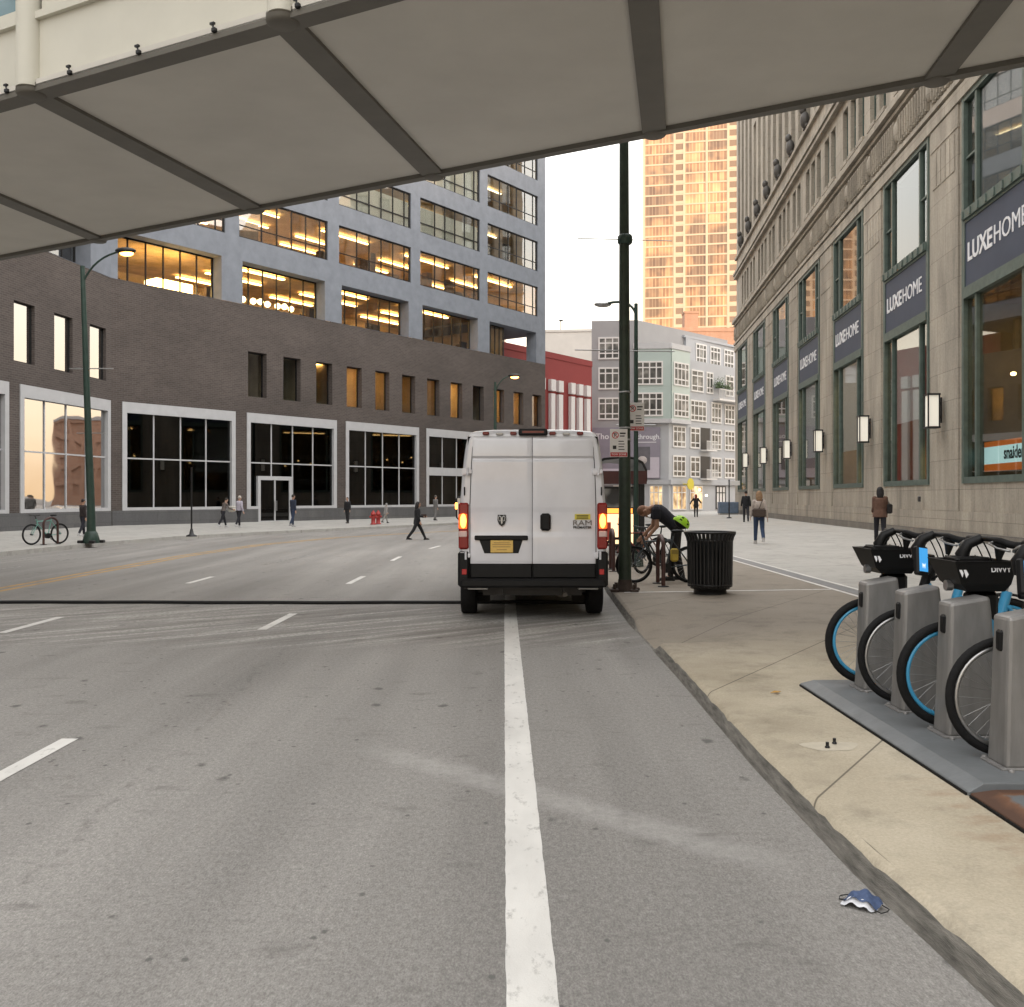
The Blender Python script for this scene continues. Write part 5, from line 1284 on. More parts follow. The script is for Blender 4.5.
# ------------------------------------------------------------------ share bikes in their docks
PZ = walk_z(2.9, 6)                                                    # pavement under the plates
def plate(y0, y1, label, rusty):
    t = thing('dock_plate', label, 'base plate', (2.92,(y0+y1)/2,PZ-.012)); hl = (y1-y0)/2
    g = MB(); x0, x1 = -.52, .62; b = .09
    vs = [(x0,-hl,0),(x1,-hl,0),(x1,hl,0),(x0,hl,0),(x0,-hl,.022),(x1,-hl,.022),(x1,hl,.022),(x0,hl,.022),(x0+b,-hl+.01,.068),(x1-b,-hl+.01,.068),(x1-b,hl-b,.068),(x0+b,hl-b,.068)]
    g.add(vs, [(0,1,5,4),(1,2,6,5),(2,3,7,6),(3,0,4,7),(4,5,9,8),(5,6,10,9),(6,7,11,10),(7,4,8,11),(8,9,10,11)])
    g.build('plate', M['plate_rust'] if rusty else M['plate'], t, bevel=.008)
    g = MB(); g.box(x0-.008, x1, -hl+.01, hl-.01, -.02, .016); g.build('gasket', M['rubber'], t); return t  # black strip colours in the shadow gap under the plate edge
def rust_plate():
    m, nt, b = nodes('rusty_plate'); b.inputs['Roughness'].default_value = .7
    X, Y, Z = xyz(nt); n = noise(nt, 7, 6)
    e = math1(nt, 'MINIMUM', math1(nt, 'SUBTRACT', math1(nt, 'ADD', X, .52), 0.0), math1(nt, 'SUBTRACT', 1.0, Y))
    e = math1(nt, 'MULTIPLY_ADD', (n,'Fac'), -.12, e); e = math1(nt, 'ADD', e, .03)
    r = ramp(nt, e[0], 0, [(0.0,(.075,.035,.02)),(.045,(.15,.07,.035)),(.075,(.13,.14,.145))]); L(nt, r, 'Color', b, 'Base Color')
    return m
M['plate_rust'] = rust_plate()
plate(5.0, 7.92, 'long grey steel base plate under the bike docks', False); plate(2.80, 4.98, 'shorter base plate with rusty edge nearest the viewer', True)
def make_dock(label, loc):
    t = thing('bike_dock', label, 'dock', loc, 0, 'grey docks of the bike share row')
    g = MB(); hx, hy = .158, .10
    def ringz(z, sx, sy, xo): return [(xo-hx*sx, -hy*sy, z),(xo+hx*sx, -hy*sy, z),(xo+hx*sx, hy*sy, z),(xo-hx*sx, hy*sy, z)]
    rs = [ringz(0,1.08,1.1,0), ringz(.25,1.0,1.0,-.002), ringz(.78,.84,.92,-.012)]
    top = [(-hx*.84-.012,-hy*.92,.84),(hx*.76-.012,-hy*.92,.885),(hx*.76-.012,hy*.92,.885),(-hx*.84-.012,hy*.92,.84)]
    rs.append(top); vs = [p for r in rs for p in r]
    fs = [(i*4+j, i*4+(j+1)%4, (i+1)*4+(j+1)%4, (i+1)*4+j) for i in range(3) for j in range(4)]+[(3,2,1,0),(12,13,14,15)]
    g.add(vs, fs); g.build('pedestal', M['dock'], t, bevel=.022)
    g = MB(); g.cbox(-hx*.9-.018, -hx*.9+.02, -.032, .032, .64, .76, .012); g.build('lock_slot', M['black'], t)
    g = MB(); g.cbox(-.20,.20,-.125,.125,-.004,.012,.004)
    for x in (-.16,.16):
        for y in (-.15,.15): g.lathe([(.018,-.004),(.018,.012),(.01,.016)], 6, (x,y,0))
    g.build('foot', M['dock'], t); return t
DX = 2.895
docks = ((7.52,'farthest grey bike dock, at the end of the row'),(6.80,'second grey bike dock from the far end'),(6.10,'third grey bike dock from the far end'),(5.40,'nearest grey bike dock, cut by the picture edge'))
d0 = None
for y, lb in docks:
    loc = (DX, y-.05, PZ+.056)
    d0 = make_dock(lb, loc) if d0 is None else (dup(d0, loc, 0, lb) and d0)

def wheel(parent, c, r, rimmat, spokes=28, tr=.026, name='wheel'):
    g = MB(); g.torus(c, (0,1,0), r-tr, tr, 48, 12); w_ = g.build(name, M['rubber'], parent)
    g = MB(); g.torus(c, (0,1,0), r-2*tr-.010, .016, 48, 8, 1.1); g.build('rim', rimmat, w_)
    g = MB(); c = Vector(c)
    for k in range(spokes):
        a = 2*math.pi*k/spokes; s_ = .028 if k % 2 else -.028; b = a+(.35 if (k//2) % 2 else -.35)
        g.tube([c+Vector((.03*math.cos(b), s_, .03*math.sin(b))), c+Vector(((r-2*tr-.012)*math.cos(a), 0, (r-2*tr-.012)*math.sin(a)))], .0014, 4, False)
    g.build('spokes', M['steel'], w_)
    g = MB(); g.tube([c+Vector((0,-.05,0)), c+Vector((0,.05,0))], .028, 12); g.build('hub', M['darkmetal'], w_); return w_
def share_bike(loc, label, basket, rz=0.0):
    """points along -x, front wheel locked in its dock"""
    t = thing('share_bike', label, 'bicycle', loc, rz, 'share bikes standing in the docks')
    blk = M['black']; r = .35; fx, bx = 0.0, 1.10
    wheel(t, (fx,0,r), r, M['blue'] if basket else M['steel'], 28, .030 if basket else .025); wheel(t, (bx,0,r), r, M['blue'] if basket else M['steel'], 28, .030)
    g = MB()                                                            # fork and head tube
    for s_ in (-1,1): g.tube([(fx,s_*.062,r),(fx+.06,s_*.062,.62),(fx+.10,s_*.045,.74)], .018, 8)
    g.tube([(fx+.09,-.05,.74),(fx+.09,.05,.74)], .028, 8); g.tube([(fx+.09,0,.72),(fx+.17,0,.98)], .034, 12); g.build('fork', blk, t)
    g = MB(); g.tube([(fx+.13,0,.86),(fx+.36,0,.46),(fx+.50,0,.34),(fx+.66,0,.32)], [.055,.062,.062,.055], 12); g.tube([(fx+.60,0,.32),(fx+.74,0,.82)], .036, 10)
    for s_ in (-1,1): g.tube([(fx+.62,s_*.03,.34),(bx,s_*.07,r)], .018, 8); g.tube([(fx+.72,s_*.02,.72),(bx,s_*.07,r)], .014, 8)
    g.build('frame', M['blue'] if True else blk, t)
    g = MB()                                                            # lock tongue and front shroud
    if basket: g.cbox(fx+.10,fx+.30,-.06,.06,.70,.90,.03)
    else: g.cbox(fx+.05,fx+.21,-.055,.055,.60,.78,.03); g.cbox(fx+.02,fx+.10,-.05,.05,.68,.80,.02)
    g.build('front_shroud', blk if basket else M['blue'], t)
    for x, rr_, a0, a1 in ((fx, r+.032, .15, 1.2), (bx, r+.03, .0, 2.6)):
        g = MB(); n = 12; pr = []
        for i in range(n+1):
            a = a0+(a1-a0)*i/n
            for yy, dr in ((-.04,-.012),(-.02,.008),(.02,.008),(.04,-.012)): pr.append((x+(rr_+dr)*math.cos(a), yy, r+(rr_+dr)*math.sin(a)))
        g.add(pr, [(i*4+j,i*4+j+1,(i+1)*4+j+1,(i+1)*4+j) for i in range(n) for j in range(3)], True); g.build('mudguard', blk, t)
    # steering column, loop handlebar, grips
    hz = 1.04; g = MB(); g.tube([(fx+.16,0,.94),(fx+.20,0,1.03)], .04, 10)
    g.tube([(fx+.27,.33,1.175),(fx+.25,.27,1.20),(fx+.22,.20,1.23),(fx+.22,.10,1.235),(fx+.22,0,1.235),(fx+.22,-.10,1.235),(fx+.22,-.20,1.23),(fx+.25,-.27,1.21),(fx+.28,-.33,1.20)], [.024,.024,.021,.018,.018,.018,.021,.024,.024], 10)
    g.tube([(fx+.12,.05,1.06),(fx+.10,.05,1.13),(fx+.14,.04,1.20),(fx+.22,.03,1.235)], [.045,.042,.036,.03], 10); g.tube([(fx+.22,-.19,1.10),(fx+.23,-.20,1.21)], [.014,.042], 10); g.tube([(fx+.20,.20,1.08),(fx+.22,.22,1.21)], [.014,.036], 10)
    g.build('handlebar', blk, t)
    g = MB()
    g.tube([(fx+.27,-.31,1.204),(fx+.29,-.35,1.198),(fx+.30,-.39,1.19)], [.025,.031,.032], 10); g.tube([(fx+.26,.30,1.185),(fx+.28,.35,1.17),(fx+.29,.39,1.16)], [.025,.030,.031], 10)
    g.build('grip', M['rubber'], t)
    g = MB()
    for s_ in (-1,1): g.tube([(fx+.22,s_*.15,1.225),(fx+.17,s_*.17,1.21),(fx+.18,s_*.25,1.185),(fx+.22,s_*.33,1.17)], .008, 6)
    g.build('brake_lever', M['steel'], t)
    g = MB()
    for q in range(3): g.tube(arc((fx+.22,(q-1)*.12,1.21),(fx+.36,(q-1)*.06,1.02-.05*q),(fx+.17,0,.90), 10), .005, 6)
    g.build('cable', blk, t)
    if basket:
        g = MB()                                                        # moulded front carrier, open on top
        def rg(z, xa, xb, hy_): return [(xa,-hy_,z),(xb,-hy_,z),(xb,hy_,z),(xa,hy_,z)]
        o = [rg(.90,fx+.06,fx+.30,.12), rg(.95,fx+.0,fx+.32,.16), rg(1.085,fx-.055,fx+.34,.20), rg(1.10,fx-.06,fx+.345,.21)]
        i_ = [rg(1.10,fx-.04,fx+.325,.19), rg(.965,fx+.02,fx+.30,.15)]
        vs = [p for q in o+i_ for p in q]; nr = len(o)+len(i_)
        g.add(vs, [(k*4+j, k*4+(j+1)%4, (k+1)*4+(j+1)%4, (k+1)*4+j) for k in range(nr-1) for j in range(4)]+[(3,2,1,0), tuple(range(nr*4-4,nr*4))])
        g.cbox(fx+.0,fx+.22,-.10,.10,1.085,1.118,.012)
        bk = g.build('basket', blk, t, bevel=.012)
        g = MB(); g.M = Matrix.Translation((fx+.235,-.193,1.045)) @ Matrix.Rotation(-.20,4,'X'); g.text('DIVVY', .045, RX90, .001, .0012); g.build('lettering', M['letter'], bk)
        g = MB(); g.M = Matrix.Translation((fx+.0,-.189,1.025)) @ Matrix.Rotation(-.20,4,'X')
        g.add([(-.03,-.003,.028),(-.012,-.003,-.03),(-.002,-.003,-.002),(-.014,-.003,.03)], [(0,1,2,3)]); g.add([(.0,-.003,.02),(.012,-.003,-.034),(.03,-.003,-.01),(.012,-.003,.03)], [(0,1,2,3)]); g.build('mark', M['letter'], bk)
        g = MB(); g.tube([(fx+.01,0,.93),(fx-.03,0,.93)], .035, 12); g.build('front_lamp', M['steel'], t)
    # screen console facing across the row
    cx, cz = (fx+.46, 1.0) if basket else (fx+.085, 1.10)
    R_ = Matrix.Translation((cx,-.05,cz-.06)) @ Matrix.Rotation(R(22),4,'Z') @ Matrix.Rotation(R(8),4,'Y') @ Matrix.Rotation(R(-10),4,'X')
    g = MB(R_); g.cbox(-.055,.055,-.03,.02,-.10,.11,.012); cs = g.build('console', blk, t)
    if basket: return share_tail(t, fx, blk)
    g = MB(R_); g.box(-.040,.040,-.0325,-.031,-.075,.095); g.build('screen', M['screen'], cs)
    g = MB(R_); g.add([(-.018,-.0335,-.01),(-.010,-.0335,-.055),(.0,-.0335,-.03),(.010,-.0335,-.055),(.018,-.0335,-.01),(.008,-.0335,-.028),(.0,-.0335,-.015),(-.008,-.0335,-.028)], [(0,1,2,7),(2,3,4,5),(7,2,5,6)]); g.build('screen_mark', M['screen_mark'], cs)
    return share_tail(t, fx, blk)
def share_tail(t, fx, blk):
    # saddle, post, crank
    g = MB(); g.tube([(fx+.72,0,.80),(fx+.77,0,.96)], .016, 8); g.build('seat_post', M['steel'], t)
    g = MB(); g.ball((fx+.80,0,.985), (.14,.10,.035), 14, 8); g.ball((fx+.68,0,.985), (.12,.035,.028), 12, 6); g.build('saddle', blk, t)
    g = MB(); g.tube([(fx+.60,-.10,.32),(fx+.60,.10,.32)], .03, 10); g.tube([(fx+.60,-.10,.32),(fx+.70,-.10,.18)], .012, 6); g.tube([(fx+.60,.10,.32),(fx+.50,.10,.46)], .012, 6); g.cbox(fx+.65,fx+.75,-.19,-.10,.165,.19,.008); g.cbox(fx+.45,fx+.55,.10,.19,.455,.48,.008); g.build('crank', M['darkmetal'], t)
    return t
M['screen'] = emit('screen_blue', (.05,.30,.66), .30); M['screen_mark'] = emit('screen_mark_white', (.7,.8,.95), .35)
bl = ('share bike with black basket in the farthest dock','share bike with silver rims and lit screen in the second dock from the far end','share bike with large black basket in the third dock from the far end','share bike with silver rims in the nearest dock, cut by the picture edge')
for k, ((y, _), lb) in enumerate(zip(docks, bl)):
    share_bike((2.865, y+.115, PZ+.056), lb, k % 2 == 0, 0.0)

# ------------------------------------------------------------------ ordinary bicycles and racks
def bicycle(loc, rz, label, cat='bicycle', fmat=None, r=.34, lean=0.0):
    t = thing('bicycle', label, cat, loc, rz); fm_ = fmat or M['darkmetal']; t.rotation_euler.x = lean
    fx, bx = 0.0, 1.02
    wheel(t, (fx,0,r), r, M['darkmetal'], 20, .018); wheel(t, (bx,0,r), r, M['darkmetal'], 20, .018)
    g = MB(); hd = (fx+.20,0,.72); bbk = (fx+.58,0,.28); st = (fx+.70,0,.78)
    g.tube([(fx+.16,0,.84),hd,(fx+.21,0,.66)], .02, 8); g.tube([(fx+.21,0,.68),bbk], .019, 8); g.tube([(fx+.19,0,.76),st], .016, 8); g.tube([bbk,(fx+.72,0,.86)], .016, 8)
    for s_ in (-1,1): g.tube([bbk,(bx,s_*.06,r)], .010, 6); g.tube([st,(bx,s_*.06,r)], .009, 6)
    g.build('frame', fm_, t)
    g = MB()
    for s_ in (-1,1): g.tube([(fx,s_*.05,r),(fx+.12,s_*.05,.58),(fx+.21,s_*.03,.67)], .012, 6)
    g.build('fork', fm_, t)
    g = MB(); g.tube([(fx+.16,0,.84),(fx+.12,0,.94)], .014, 8); g.tube([(fx+.10,-.28,.97),(fx+.08,-.08,.945),(fx+.08,.08,.945),(fx+.10,.28,.97)], .012, 8); g.build('handlebar', M['darkmetal'], t)
    g = MB(); g.tube([(fx+.72,0,.84),(fx+.74,0,.93)], .012, 8); g.ball((fx+.79,0,.95), (.13,.075,.03), 12, 6); g.build('saddle', M['black'], t)
    g = MB(); g.tube([(fx+.58,-.06,.28),(fx+.58,.06,.28)], .09, 16); g.tube([(fx+.58,-.08,.28),(fx+.66,-.08,.14)], .01, 6); g.tube([(fx+.58,.08,.28),(fx+.50,.08,.42)], .01, 6); g.build('crank', M['darkmetal'], t)
    return t
def rack(x, y, label, rz=R(90), hgt=.88, w_=.32, name='bike_rack'):
    t = thing(name, label, 'rack', (x, y, walk_z(x,y) if x > 0 else .16), rz, 'inverted U bike racks')
    g = MB(); pts = [(-w_,0,0),(-w_,0,hgt-.2)]+[(-w_*math.cos(a), 0, hgt-.2+.2*math.sin(a)) for a in [i*math.pi/10 for i in range(1,10)]]+[(w_,0,hgt-.2),(w_,0,0)]
    g.tube(pts, .036, 10); g.build('hoop', M['rack_paint'], t)
    g = MB(); g.lathe([(.10,0),(.10,.014),(.05,.02)], 12, (-w_,0,0)); g.lathe([(.10,0),(.10,.014),(.05,.02)], 12, (w_,0,0)); g.build('foot', M['darkmetal'], t); return t
M['rack_paint'] = mat('rack_maroon', (.060,.022,.018), .5, var=.25, scale=8)
BY = 17.35; zb = walk_z(2.6, BY)
bicycle((place(634,0,0,BY),BY,zb), 0.0, 'dark bicycle leaning in the rack in front of the bending man', fmat=mat('frame_slate', (.05,.065,.075), .4))
rack(place(661,0,0,16.9), 16.95, 'nearest dark maroon hoop rack beside the bending man'); rack(place(612,0,0,20.5), 20.5, 'dark maroon hoop rack seen between van and pole')
bicycle((place(617,0,0,21.3),21.3,walk_z(2.5,21.3)), R(12), 'dark red bicycle parked beyond the pole beside the van', fmat=mat('frame_red', (.16,.03,.025), .4))
bicycle((place(643,0,0,19.2),19.4,walk_z(2.9,19.2)), R(48), 'second dark bicycle locked behind the bending man', fmat=M['darkmetal'])
# left bicycle on the far pavement
rack(-15.15, 31.2, 'dark hoop rack at the far kerb holding a green bicycle', R(75)); bicycle((-15.55,30.75,.165), R(62), 'bicycle with pale green bars at the far kerb rack', fmat=mat('frame_mint', (.20,.42,.36), .4))
# helmet on the rear saddle, yellow bag on the frame
hx, hy_, hz_ = place(680,0,0,BY), BY-.12, zb+1.10
t = thing('cycle_helmet', 'lime green cycle helmet hanging by the saddle of the locked bicycle', 'helmet', (hx,hy_,hz_))
g = MB(); n, mm = 18, 8; rot = Matrix.Rotation(R(35),4,'Y'); vs = []; fs = []
for i in range(mm+1):
    a = R(8)+R(92)*i/mm
    for j in range(n): b = 2*math.pi*j/n; vs.append(rot @ Vector((.165*math.sin(a)*math.cos(b), .115*math.sin(a)*math.sin(b), .13*math.cos(a))))
for i in range(mm):
    for j in range(n):
        if i in (2,3,5) and j % 3 == 0: continue
        fs.append((i*n+j,(i+1)*n+j,(i+1)*n+(j+1)%n,i*n+(j+1)%n))
fs.append(tuple(range(n))); g.add(vs, fs, True); g.build('shell', mat('helmet_lime', (.38,.72,.03), .4, var=.05), t)
g = MB(rot); g.ball((0,0,.01), (.145,.098,.105), 14, 8); g.build('padding', M['black'], t)
g = MB(); g.tube([(.08,-.08,-.06),(.05,-.02,-.18),(.02,.06,-.06)], .006, 6); g.build('strap', M['black'], t)
t = thing('saddle_bag', 'small yellow bag hanging on the locked bicycle frame', 'bag', (place(674,0,0,BY-.05),BY-.09,zb+.42))
g = MB(); g.cbox(-.07,.07,-.05,.05,-.02,.22,.03); g.build('pouch', mat('bag_yellow', (.55,.40,.06), .6), t); g = MB(); g.cbox(-.06,.06,-.058,-.05,.12,.2,.004); g.build('flap', mat('bag_flap', (.30,.22,.04), .6), t)
# ------------------------------------------------------------------ people
def trunk(mb, pts, rad, n, fl):
    """torso tube: wide across the shoulders, shallow front to back"""
    t = (Vector(pts[-1])-Vector(pts[0])).normalized()
    if abs(t.z) > .9: mb.tube(pts, [r*fl for r in rad], n, flat=1/fl)
    else: mb.tube(pts, rad, n, flat=fl)
def cloth(col, nm): return mat('cloth_'+nm, col, .9, var=.18, scale=14, bump=.2, bscale=30)
def person(label, x, y, z, yaw, h=1.7, lean=0.0, legs=((.25,.1),(-.25,.25)), arms=((.2,.2,.1),(-.2,.25,.1)), top=(.02,.02,.02), trousers=(.02,.02,.03), hair=(.02,.015,.012), shoes=(.02,.02,.02), skin='skin', coat=0.0, longhair=False, hood=False, headtilt=0.0, cap=None, skirt=None, bulk=1.0, sleeves=1.0, bald=False):
    t = thing('person', label, 'person', (x,y,z), yaw); k = h/1.75
    V = Vector; hipz = 0.0
    def leg(s_, a, b):
        hip = V((s_*.09,0,0)); kn = hip+V((0,math.sin(a),-math.cos(a)))*.43; an = kn+V((0,math.sin(a-b),-math.cos(a-b)))*.42
        return hip, kn, an
    Lg = [leg(s_, a, b) for s_, (a, b) in zip((-1,1), legs)]
    low = min(l[2].z for l in Lg)-.085; off = V((0,0,-low))
    Lg = [[p+off for p in l] for l in Lg]
    pel = off.copy(); up = V((0,math.sin(lean),math.cos(lean))); fw = V((0,math.cos(lean),-math.sin(lean)))
    waist = pel+up*.16; chest = pel+up*.36; neck = pel+up*.53
    hup = V((0,math.sin(lean+headtilt),math.cos(lean+headtilt))); hfw = V((0,math.cos(lean+headtilt),-math.sin(lean+headtilt)))
    head = neck+hup*.17+hfw*.025
    def arm(s_, a, sd, bnd):
        sh = pel+up*.47+V((s_*.158,0,0)); d = V((s_*math.sin(sd), math.sin(a)*math.cos(sd), -math.cos(a)*math.cos(sd))); el = sh+d*.29
        d2_ = V((s_*math.sin(sd)*.5, math.sin(a+bnd), -math.cos(a+bnd))).normalized(); wr = el+d2_*.25; return sh, el, wr, d2_
    Ar = [arm(s_, *q) for s_, q in zip((-1,1), arms)]
    K = Matrix.Scale(k, 4)
    b = MB(K)                                                           # one continuous body
    trunk(b, [pel-up*.06, pel+up*.02, waist, chest, pel+up*.46, pel+up*.50], [.10,.135,.118,.140,.13,.07], 14, .72)
    b.tube([pel+up*.45, neck, head-hup*.03], [.065,.052,.05], 10)
    rotm = Matrix((V((1,0,0)), hfw, hup)).transposed()
    b.ball(head, (.075,.095,.112), 14, 10, rotm); b.ball(head-hup*.065+hfw*.03, (.052,.062,.055), 10, 8, rotm); b.ball(head+hfw*.098-hup*.02, (.013,.02,.022), 8, 6, rotm)
    for s_ in (-1,1): b.ball(head+V((s_*.077,0,0))-hup*.01, (.012,.022,.032), 8, 6, rotm)
    for l in Lg:
        b.tube(l, [.082,.055,.038], 10); b.ball(l[1], .056, 8, 6); b.tube([l[2], l[2]+V((0,.05,-.045)), l[2]+V((0,.15,-.058))], [.04,.042,.03], 8)
    for (sh, el, wr, d) in Ar:
        b.ball(sh, .06, 8, 6); b.tube([sh, el, wr], [.05,.04,.028], 10); b.ball(el, .04, 8, 6)
        side = V((1,0,0)); fwd = d.cross(side).normalized(); pc = wr+d*.05
        b.ball(pc, (.018,.040,.052), 8, 6, Matrix((side, fwd, d)).transposed())
        for f_, (o, ln) in enumerate(((-.028,.062),(-.010,.075),(.009,.070),(.027,.055))):
            p0 = wr+d*.085+fwd*o; p1 = p0+d*ln*.55+side*.004; p2 = p1+(d*.8+side*.35*(-1 if sh.x < 0 else 1)*-1).normalized()*ln*.5
            b.tube([p0-d*.02, p0, p1, p2], [.010,.010,.009,.007], 6)
        th = wr+d*.035+fwd*.035*(1); b.tube([th-fwd*.012, th+fwd*.012+d*.02, th+fwd*.016+d*.05], [.012,.011,.008], 6)
    b.build('body', M[skin], t, remesh=.0085)
    e = MB(K)
    for s_ in (-1,1): e.ball(head+V((s_*.030,0,0))+hfw*.083+hup*.008, .012, 8, 6)
    e.build('eyes', M['darkmetal'], t)
    c = MB(K)                                                           # jacket or shirt
    bk_ = bulk
    trunk(c, [pel+up*(.0 if not coat else -.03), pel+up*.03, waist, chest, pel+up*.45, pel+up*.50, pel+up*.54], [.15*bk_,.155*bk_,.142*bk_,.160*bk_,.150*bk_,.115,.07], 16, .74)
    if coat: trunk(c, [pel+V((0,0,-coat)), pel, pel+up*.1], [.180*bk_,.165*bk_,.150*bk_], 16, .78)
    for (sh, el, wr, d) in Ar:
        c.ball(sh, .060*bk_, 10, 8)
        if sleeves >= 1: c.tube([sh, el, wr-d*.01], [.060*bk_,.050*bk_,.040*bk_], 10); c.ball(el, .050*bk_, 10, 6)
        else: c.tube([sh, sh+(el-sh)*sleeves], [.070*bk_,.062*bk_], 10)
    c.tube([pel+up*.49, neck+up*.0], [.082,.066], 10)
    if hood: c.ball(head-hfw*.01+hup*.005, (.095,.112,.128), 12, 8, rotm)
    c.build('coat' if coat else 'top', cloth(top, 'top'), t, remesh=.013, smooth_iter=2)
    q = MB(K); trunk(q, [pel-up*.05, pel+up*.05], [.14,.142], 14, .78)
    for l in Lg:
        q.tube([l[0]+V((0,0,.03)), l[0], l[1], l[2]+(l[1]-l[2])*.06], [.09,.097,.072,.055], 10); q.ball(l[1], .072, 8, 6)
    q.build('trousers', cloth(trousers, 'trousers'), t, remesh=.013, smooth_iter=2)
    s = MB(K)
    for l in Lg:
        a = l[2]; s.tube([a+V((0,-.055,-.045)), a+V((0,0,-.040)), a+V((0,.09,-.052)), a+V((0,.175,-.062))], [.036,.052,.045,.03], 10, flat=.9); s.tube([a, a+V((0,0,.05))], [.05,.05], 10); s.box(a.x-.042,a.x+.042,a.y-.08,a.y+.19,a.z-.085,a.z-.062)
    s.build('shoes', cloth(shoes, 'shoes'), t, remesh=.012)
    if not hood and not bald:
        hb_ = MB(K); hb_.ball(head-hfw*.018+hup*.028, (.085,.094,.102), 12, 8, rotm)
        if longhair: hb_.ball(head-hfw*.03+hup*.02, (.098,.10,.112), 12, 8, rotm); trunk(hb_, [head-hfw*.05+hup*.03, head-hfw*.065-hup*.10, head-hfw*.075-hup*.21], [.105,.112,.085], 12, .72)
        hb_.build('hair', mat('hair', hair, .7, var=.3, scale=20), t, remesh=.012)
    if bald:
        hb_ = MB(K); hb_.ball(head-hfw*.012+hup*.02, (.080,.096,.104), 12, 8, rotm); hb_.build('cropped_hair', mat('cropped_hair', (.20,.10,.06), .8), t, remesh=.012)
    t['_k'] = k
    return t, dict(head=head*k, pel=pel*k, chest=chest*k, neck=neck*k, up=up, hand=[a[2]*k for a in Ar], sh=[a[0]*k for a in Ar], k=k)
def wz(x, y): return walk_z(x, y)
def world(t, p): return Matrix.Translation(t.location) @ Matrix.Rotation(t.rotation_euler.z, 4, 'Z') @ Vector(p)
def bag(t, p, size, col, label, name='shoulder_bag', strap=None, rz=None):
    w_ = world(t, p); o = thing(name, label, 'bag', w_, t.rotation_euler.z if rz is None else rz)
    g = MB(); sx, sy, sz = size; g.cbox(-sx,sx,-sy,sy,-sz,sz,min(sx,sy,sz)*.5); g.build('pouch', cloth(col, 'bag'), o, bevel=.01)
    g = MB(); g.cbox(-sx*1.04,sx*1.04,-sy*1.06,sy*1.06,sz*.3,sz*.95,min(sx,sy)*.4); g.build('flap', cloth(tuple(c*.8 for c in col), 'flap'), o)
    if strap:
        g = MB(); q = (Matrix.Rotation(-(t.rotation_euler.z),4,'Z') @ (world(t, strap)-w_)) if rz is None else world(t, strap)-w_
        g.tube([(0,-sy*.6,sz), (q.x*.5,q.y*.5-.06,(q.z+sz)*.55), q, (q.x*.5,q.y*.5+.08,(q.z+sz)*.5), (0,sy*.6,sz)], .012, 6, flat=.5); g.build('strap', cloth(tuple(c*.7 for c in col), 'strap'), o)
    return o
def at(px, y): return place(px, 0, 0, y)
# woman in brown coat with shoulder bag
x, y = at(880,28.6), 28.6
t, J = person('woman in short brown jacket with dark hair walking by the stone wall', x, y, wz(x,y), R(-14), 1.74, 0, ((.28,.15),(-.24,.4)), ((.1,.05,1.0),(.05,.05,.25)), (.115,.062,.042), (.012,.012,.018), (.010,.008,.008), (.22,.10,.07), longhair=True, coat=.10, bulk=1.22)
bag(t, J['pel']+Vector((.26,-.03,.16)), (.07,.16,.14), (.014,.012,.012), 'black bag on the shoulder of the woman in brown', strap=J['sh'][1]+Vector((-.03,0,.07)))
# man in black further on
x, y = at(746,56), 56.0
person('man in black walking away beside the far shop lamps', x, y, wz(x,y), R(-8), 1.86, 0, ((.22,.1),(-.2,.3)), ((.15,.2,.3),(-.15,.2,.2)), (.012,.012,.014), (.02,.02,.025), (.015,.012,.01), bulk=1.15)
# woman in pale top and jeans
x, y = at(759,30.2), 30.2
t, J = person('woman in pale top and blue jeans walking away in mid pavement', x, y, wz(x,y), R(-6), 1.70, 0, ((.26,.1),(-.26,.4)), ((.25,.2,.2),(-.2,.25,.35)), (.42,.36,.32), (.030,.05,.10), (.25,.15,.08), (.4,.38,.36), longhair=True, bulk=1.08)
bag(t, J['pel']+Vector((-.03,-.20,.10)), (.20,.09,.13), (.065,.045,.035), 'slouchy dark brown bag behind the woman in jeans', strap=J['sh'][1]+Vector((-.04,-.02,.07)))
# figure in black with arms spread, red hair
x, y = at(696,72), 72.0
person('figure in dark coat with red hair and elbows out near the junction', x, y, wz(x,y), R(-10), 1.74, 0, ((.12,.05),(-.1,.15)), ((-.1,.75,.5),(.2,.6,1.0)), (.012,.012,.014), (.015,.015,.018), (.22,.045,.02), coat=.12, bulk=1.2, longhair=True)
# woman crossing the road
t, J = person('woman all in black striding across the far roadway', at(417,38), 38.0, 0, R(-68), 1.62, .05, ((.52,.08),(-.42,.25)), ((.35,.2,1.1),(-.15,.2,.5)), (.012,.012,.014), (.012,.012,.014), (.012,.01,.01), (.01,.01,.01), longhair=True, coat=.16, bulk=1.1)
bag(t, J['hand'][0]+Vector((-.03,.02,.02)), (.04,.10,.07), (.05,.03,.025), 'small dark handbag held by the woman crossing', 'handbag')
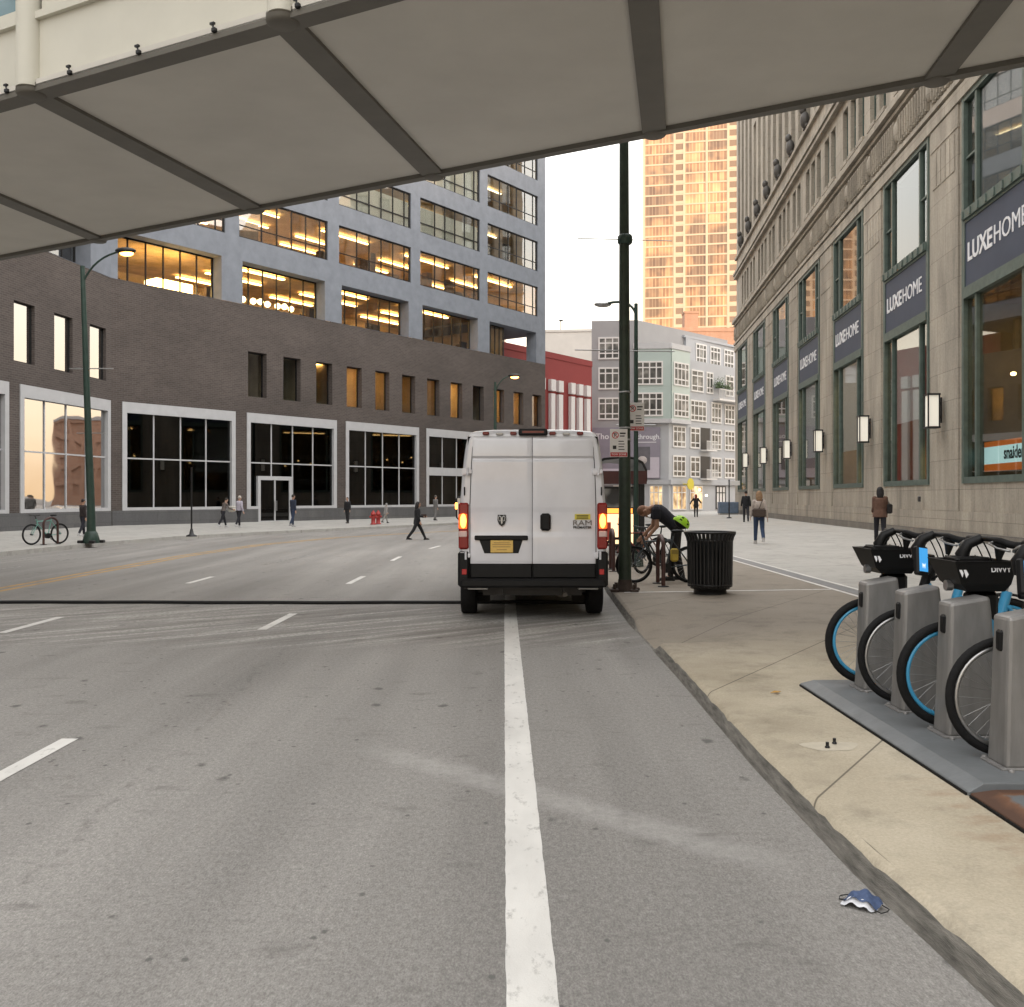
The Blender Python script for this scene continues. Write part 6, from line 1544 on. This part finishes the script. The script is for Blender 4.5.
# couple by the second screen
y = 46.5; t, J = person('leaning person in grey brown carrying a pale bundle before the dark windows', at(223,y), y, .24, R(-40), 1.5, .30, ((.35,.1),(-.3,.3)), ((.6,.2,.8),(.4,.2,.9)), (.12,.10,.09), (.015,.015,.02), (.02,.015,.01), (.5,.5,.5))
bag(t, (J['hand'][0]+J['hand'][1])/2+Vector((0,.06,0)), (.20,.15,.15), (.62,.60,.55), 'pale bundle carried by the leaning person', 'bundle')
y = 46.0; person('person in pale lilac jacket beside the leaning walker', at(239,y), y, .24, R(-30), 1.55, .05, ((.2,.1),(-.25,.3)), ((.2,.25,.6),(-.2,.3,.5)), (.40,.37,.43), (.015,.015,.02), (.5,.45,.4), (.5,.5,.5), bulk=1.2)
y = 47.0; person('person in dark blue clothes by the glass entrance', at(293,y), y, .25, R(-35), 1.60, 0, ((.15,.1),(-.2,.3)), ((.15,.2,.2),(-.15,.2,.2)), (.025,.032,.055), (.03,.045,.085), (.02,.015,.01), (.3,.3,.3), bulk=1.15)
y = 53.5; person('person in black jacket between two dark shop windows', at(347.5,y), y, .24, R(160), 1.47, 0, ((.1,.05),(-.1,.1)), ((.1,.2,.2),(-.1,.2,.2)), (.012,.012,.014), (.02,.02,.022), (.012,.01,.01), bulk=1.2)
y = 54.0; person('person in pale grey coat beside the red hydrants', at(385.5,y), y, .24, R(-60), 1.15, .1, ((.3,.1),(-.3,.3)), ((.3,.2,.4),(-.2,.2,.3)), (.30,.29,.28), (.3,.29,.27), (.25,.24,.23), (.03,.03,.03), coat=.14, bulk=1.3, hood=True)
y = 60.0; person('grey figure by the lit curtained window left of the van', at(435.5,y), y, .24, R(-40), 1.6, 0, ((.15,.1),(-.15,.2)), ((.2,.2,.3),(-.2,.2,.3)), (.16,.155,.15), (.18,.175,.17), (.10,.09,.08), bulk=1.1)
y = 36.5; person('person in dark clothes half hidden behind the left lamp post', at(83,y), y, .2, R(-30), 1.45, 0, ((.2,.1),(-.2,.3)), ((.2,.2,.3),(-.2,.2,.3)), (.03,.022,.022), (.02,.02,.03), (.02,.01,.01), (.5,.5,.5), bulk=1.2)
# man bending over the bike rack
x, y = at(677,17.85), 17.85
person('man in navy t-shirt bending over to lock a bicycle beside the bin', x, y, wz(x,y), R(83), 1.90, .88, ((.16,.05),(.02,.25)), ((-.05,.10,.75),(.15,.16,.60)), (.012,.012,.020), (.018,.016,.018), skin='skin_dark', shoes=(.03,.03,.03), bald=True, sleeves=.6, headtilt=.95, bulk=1.12)
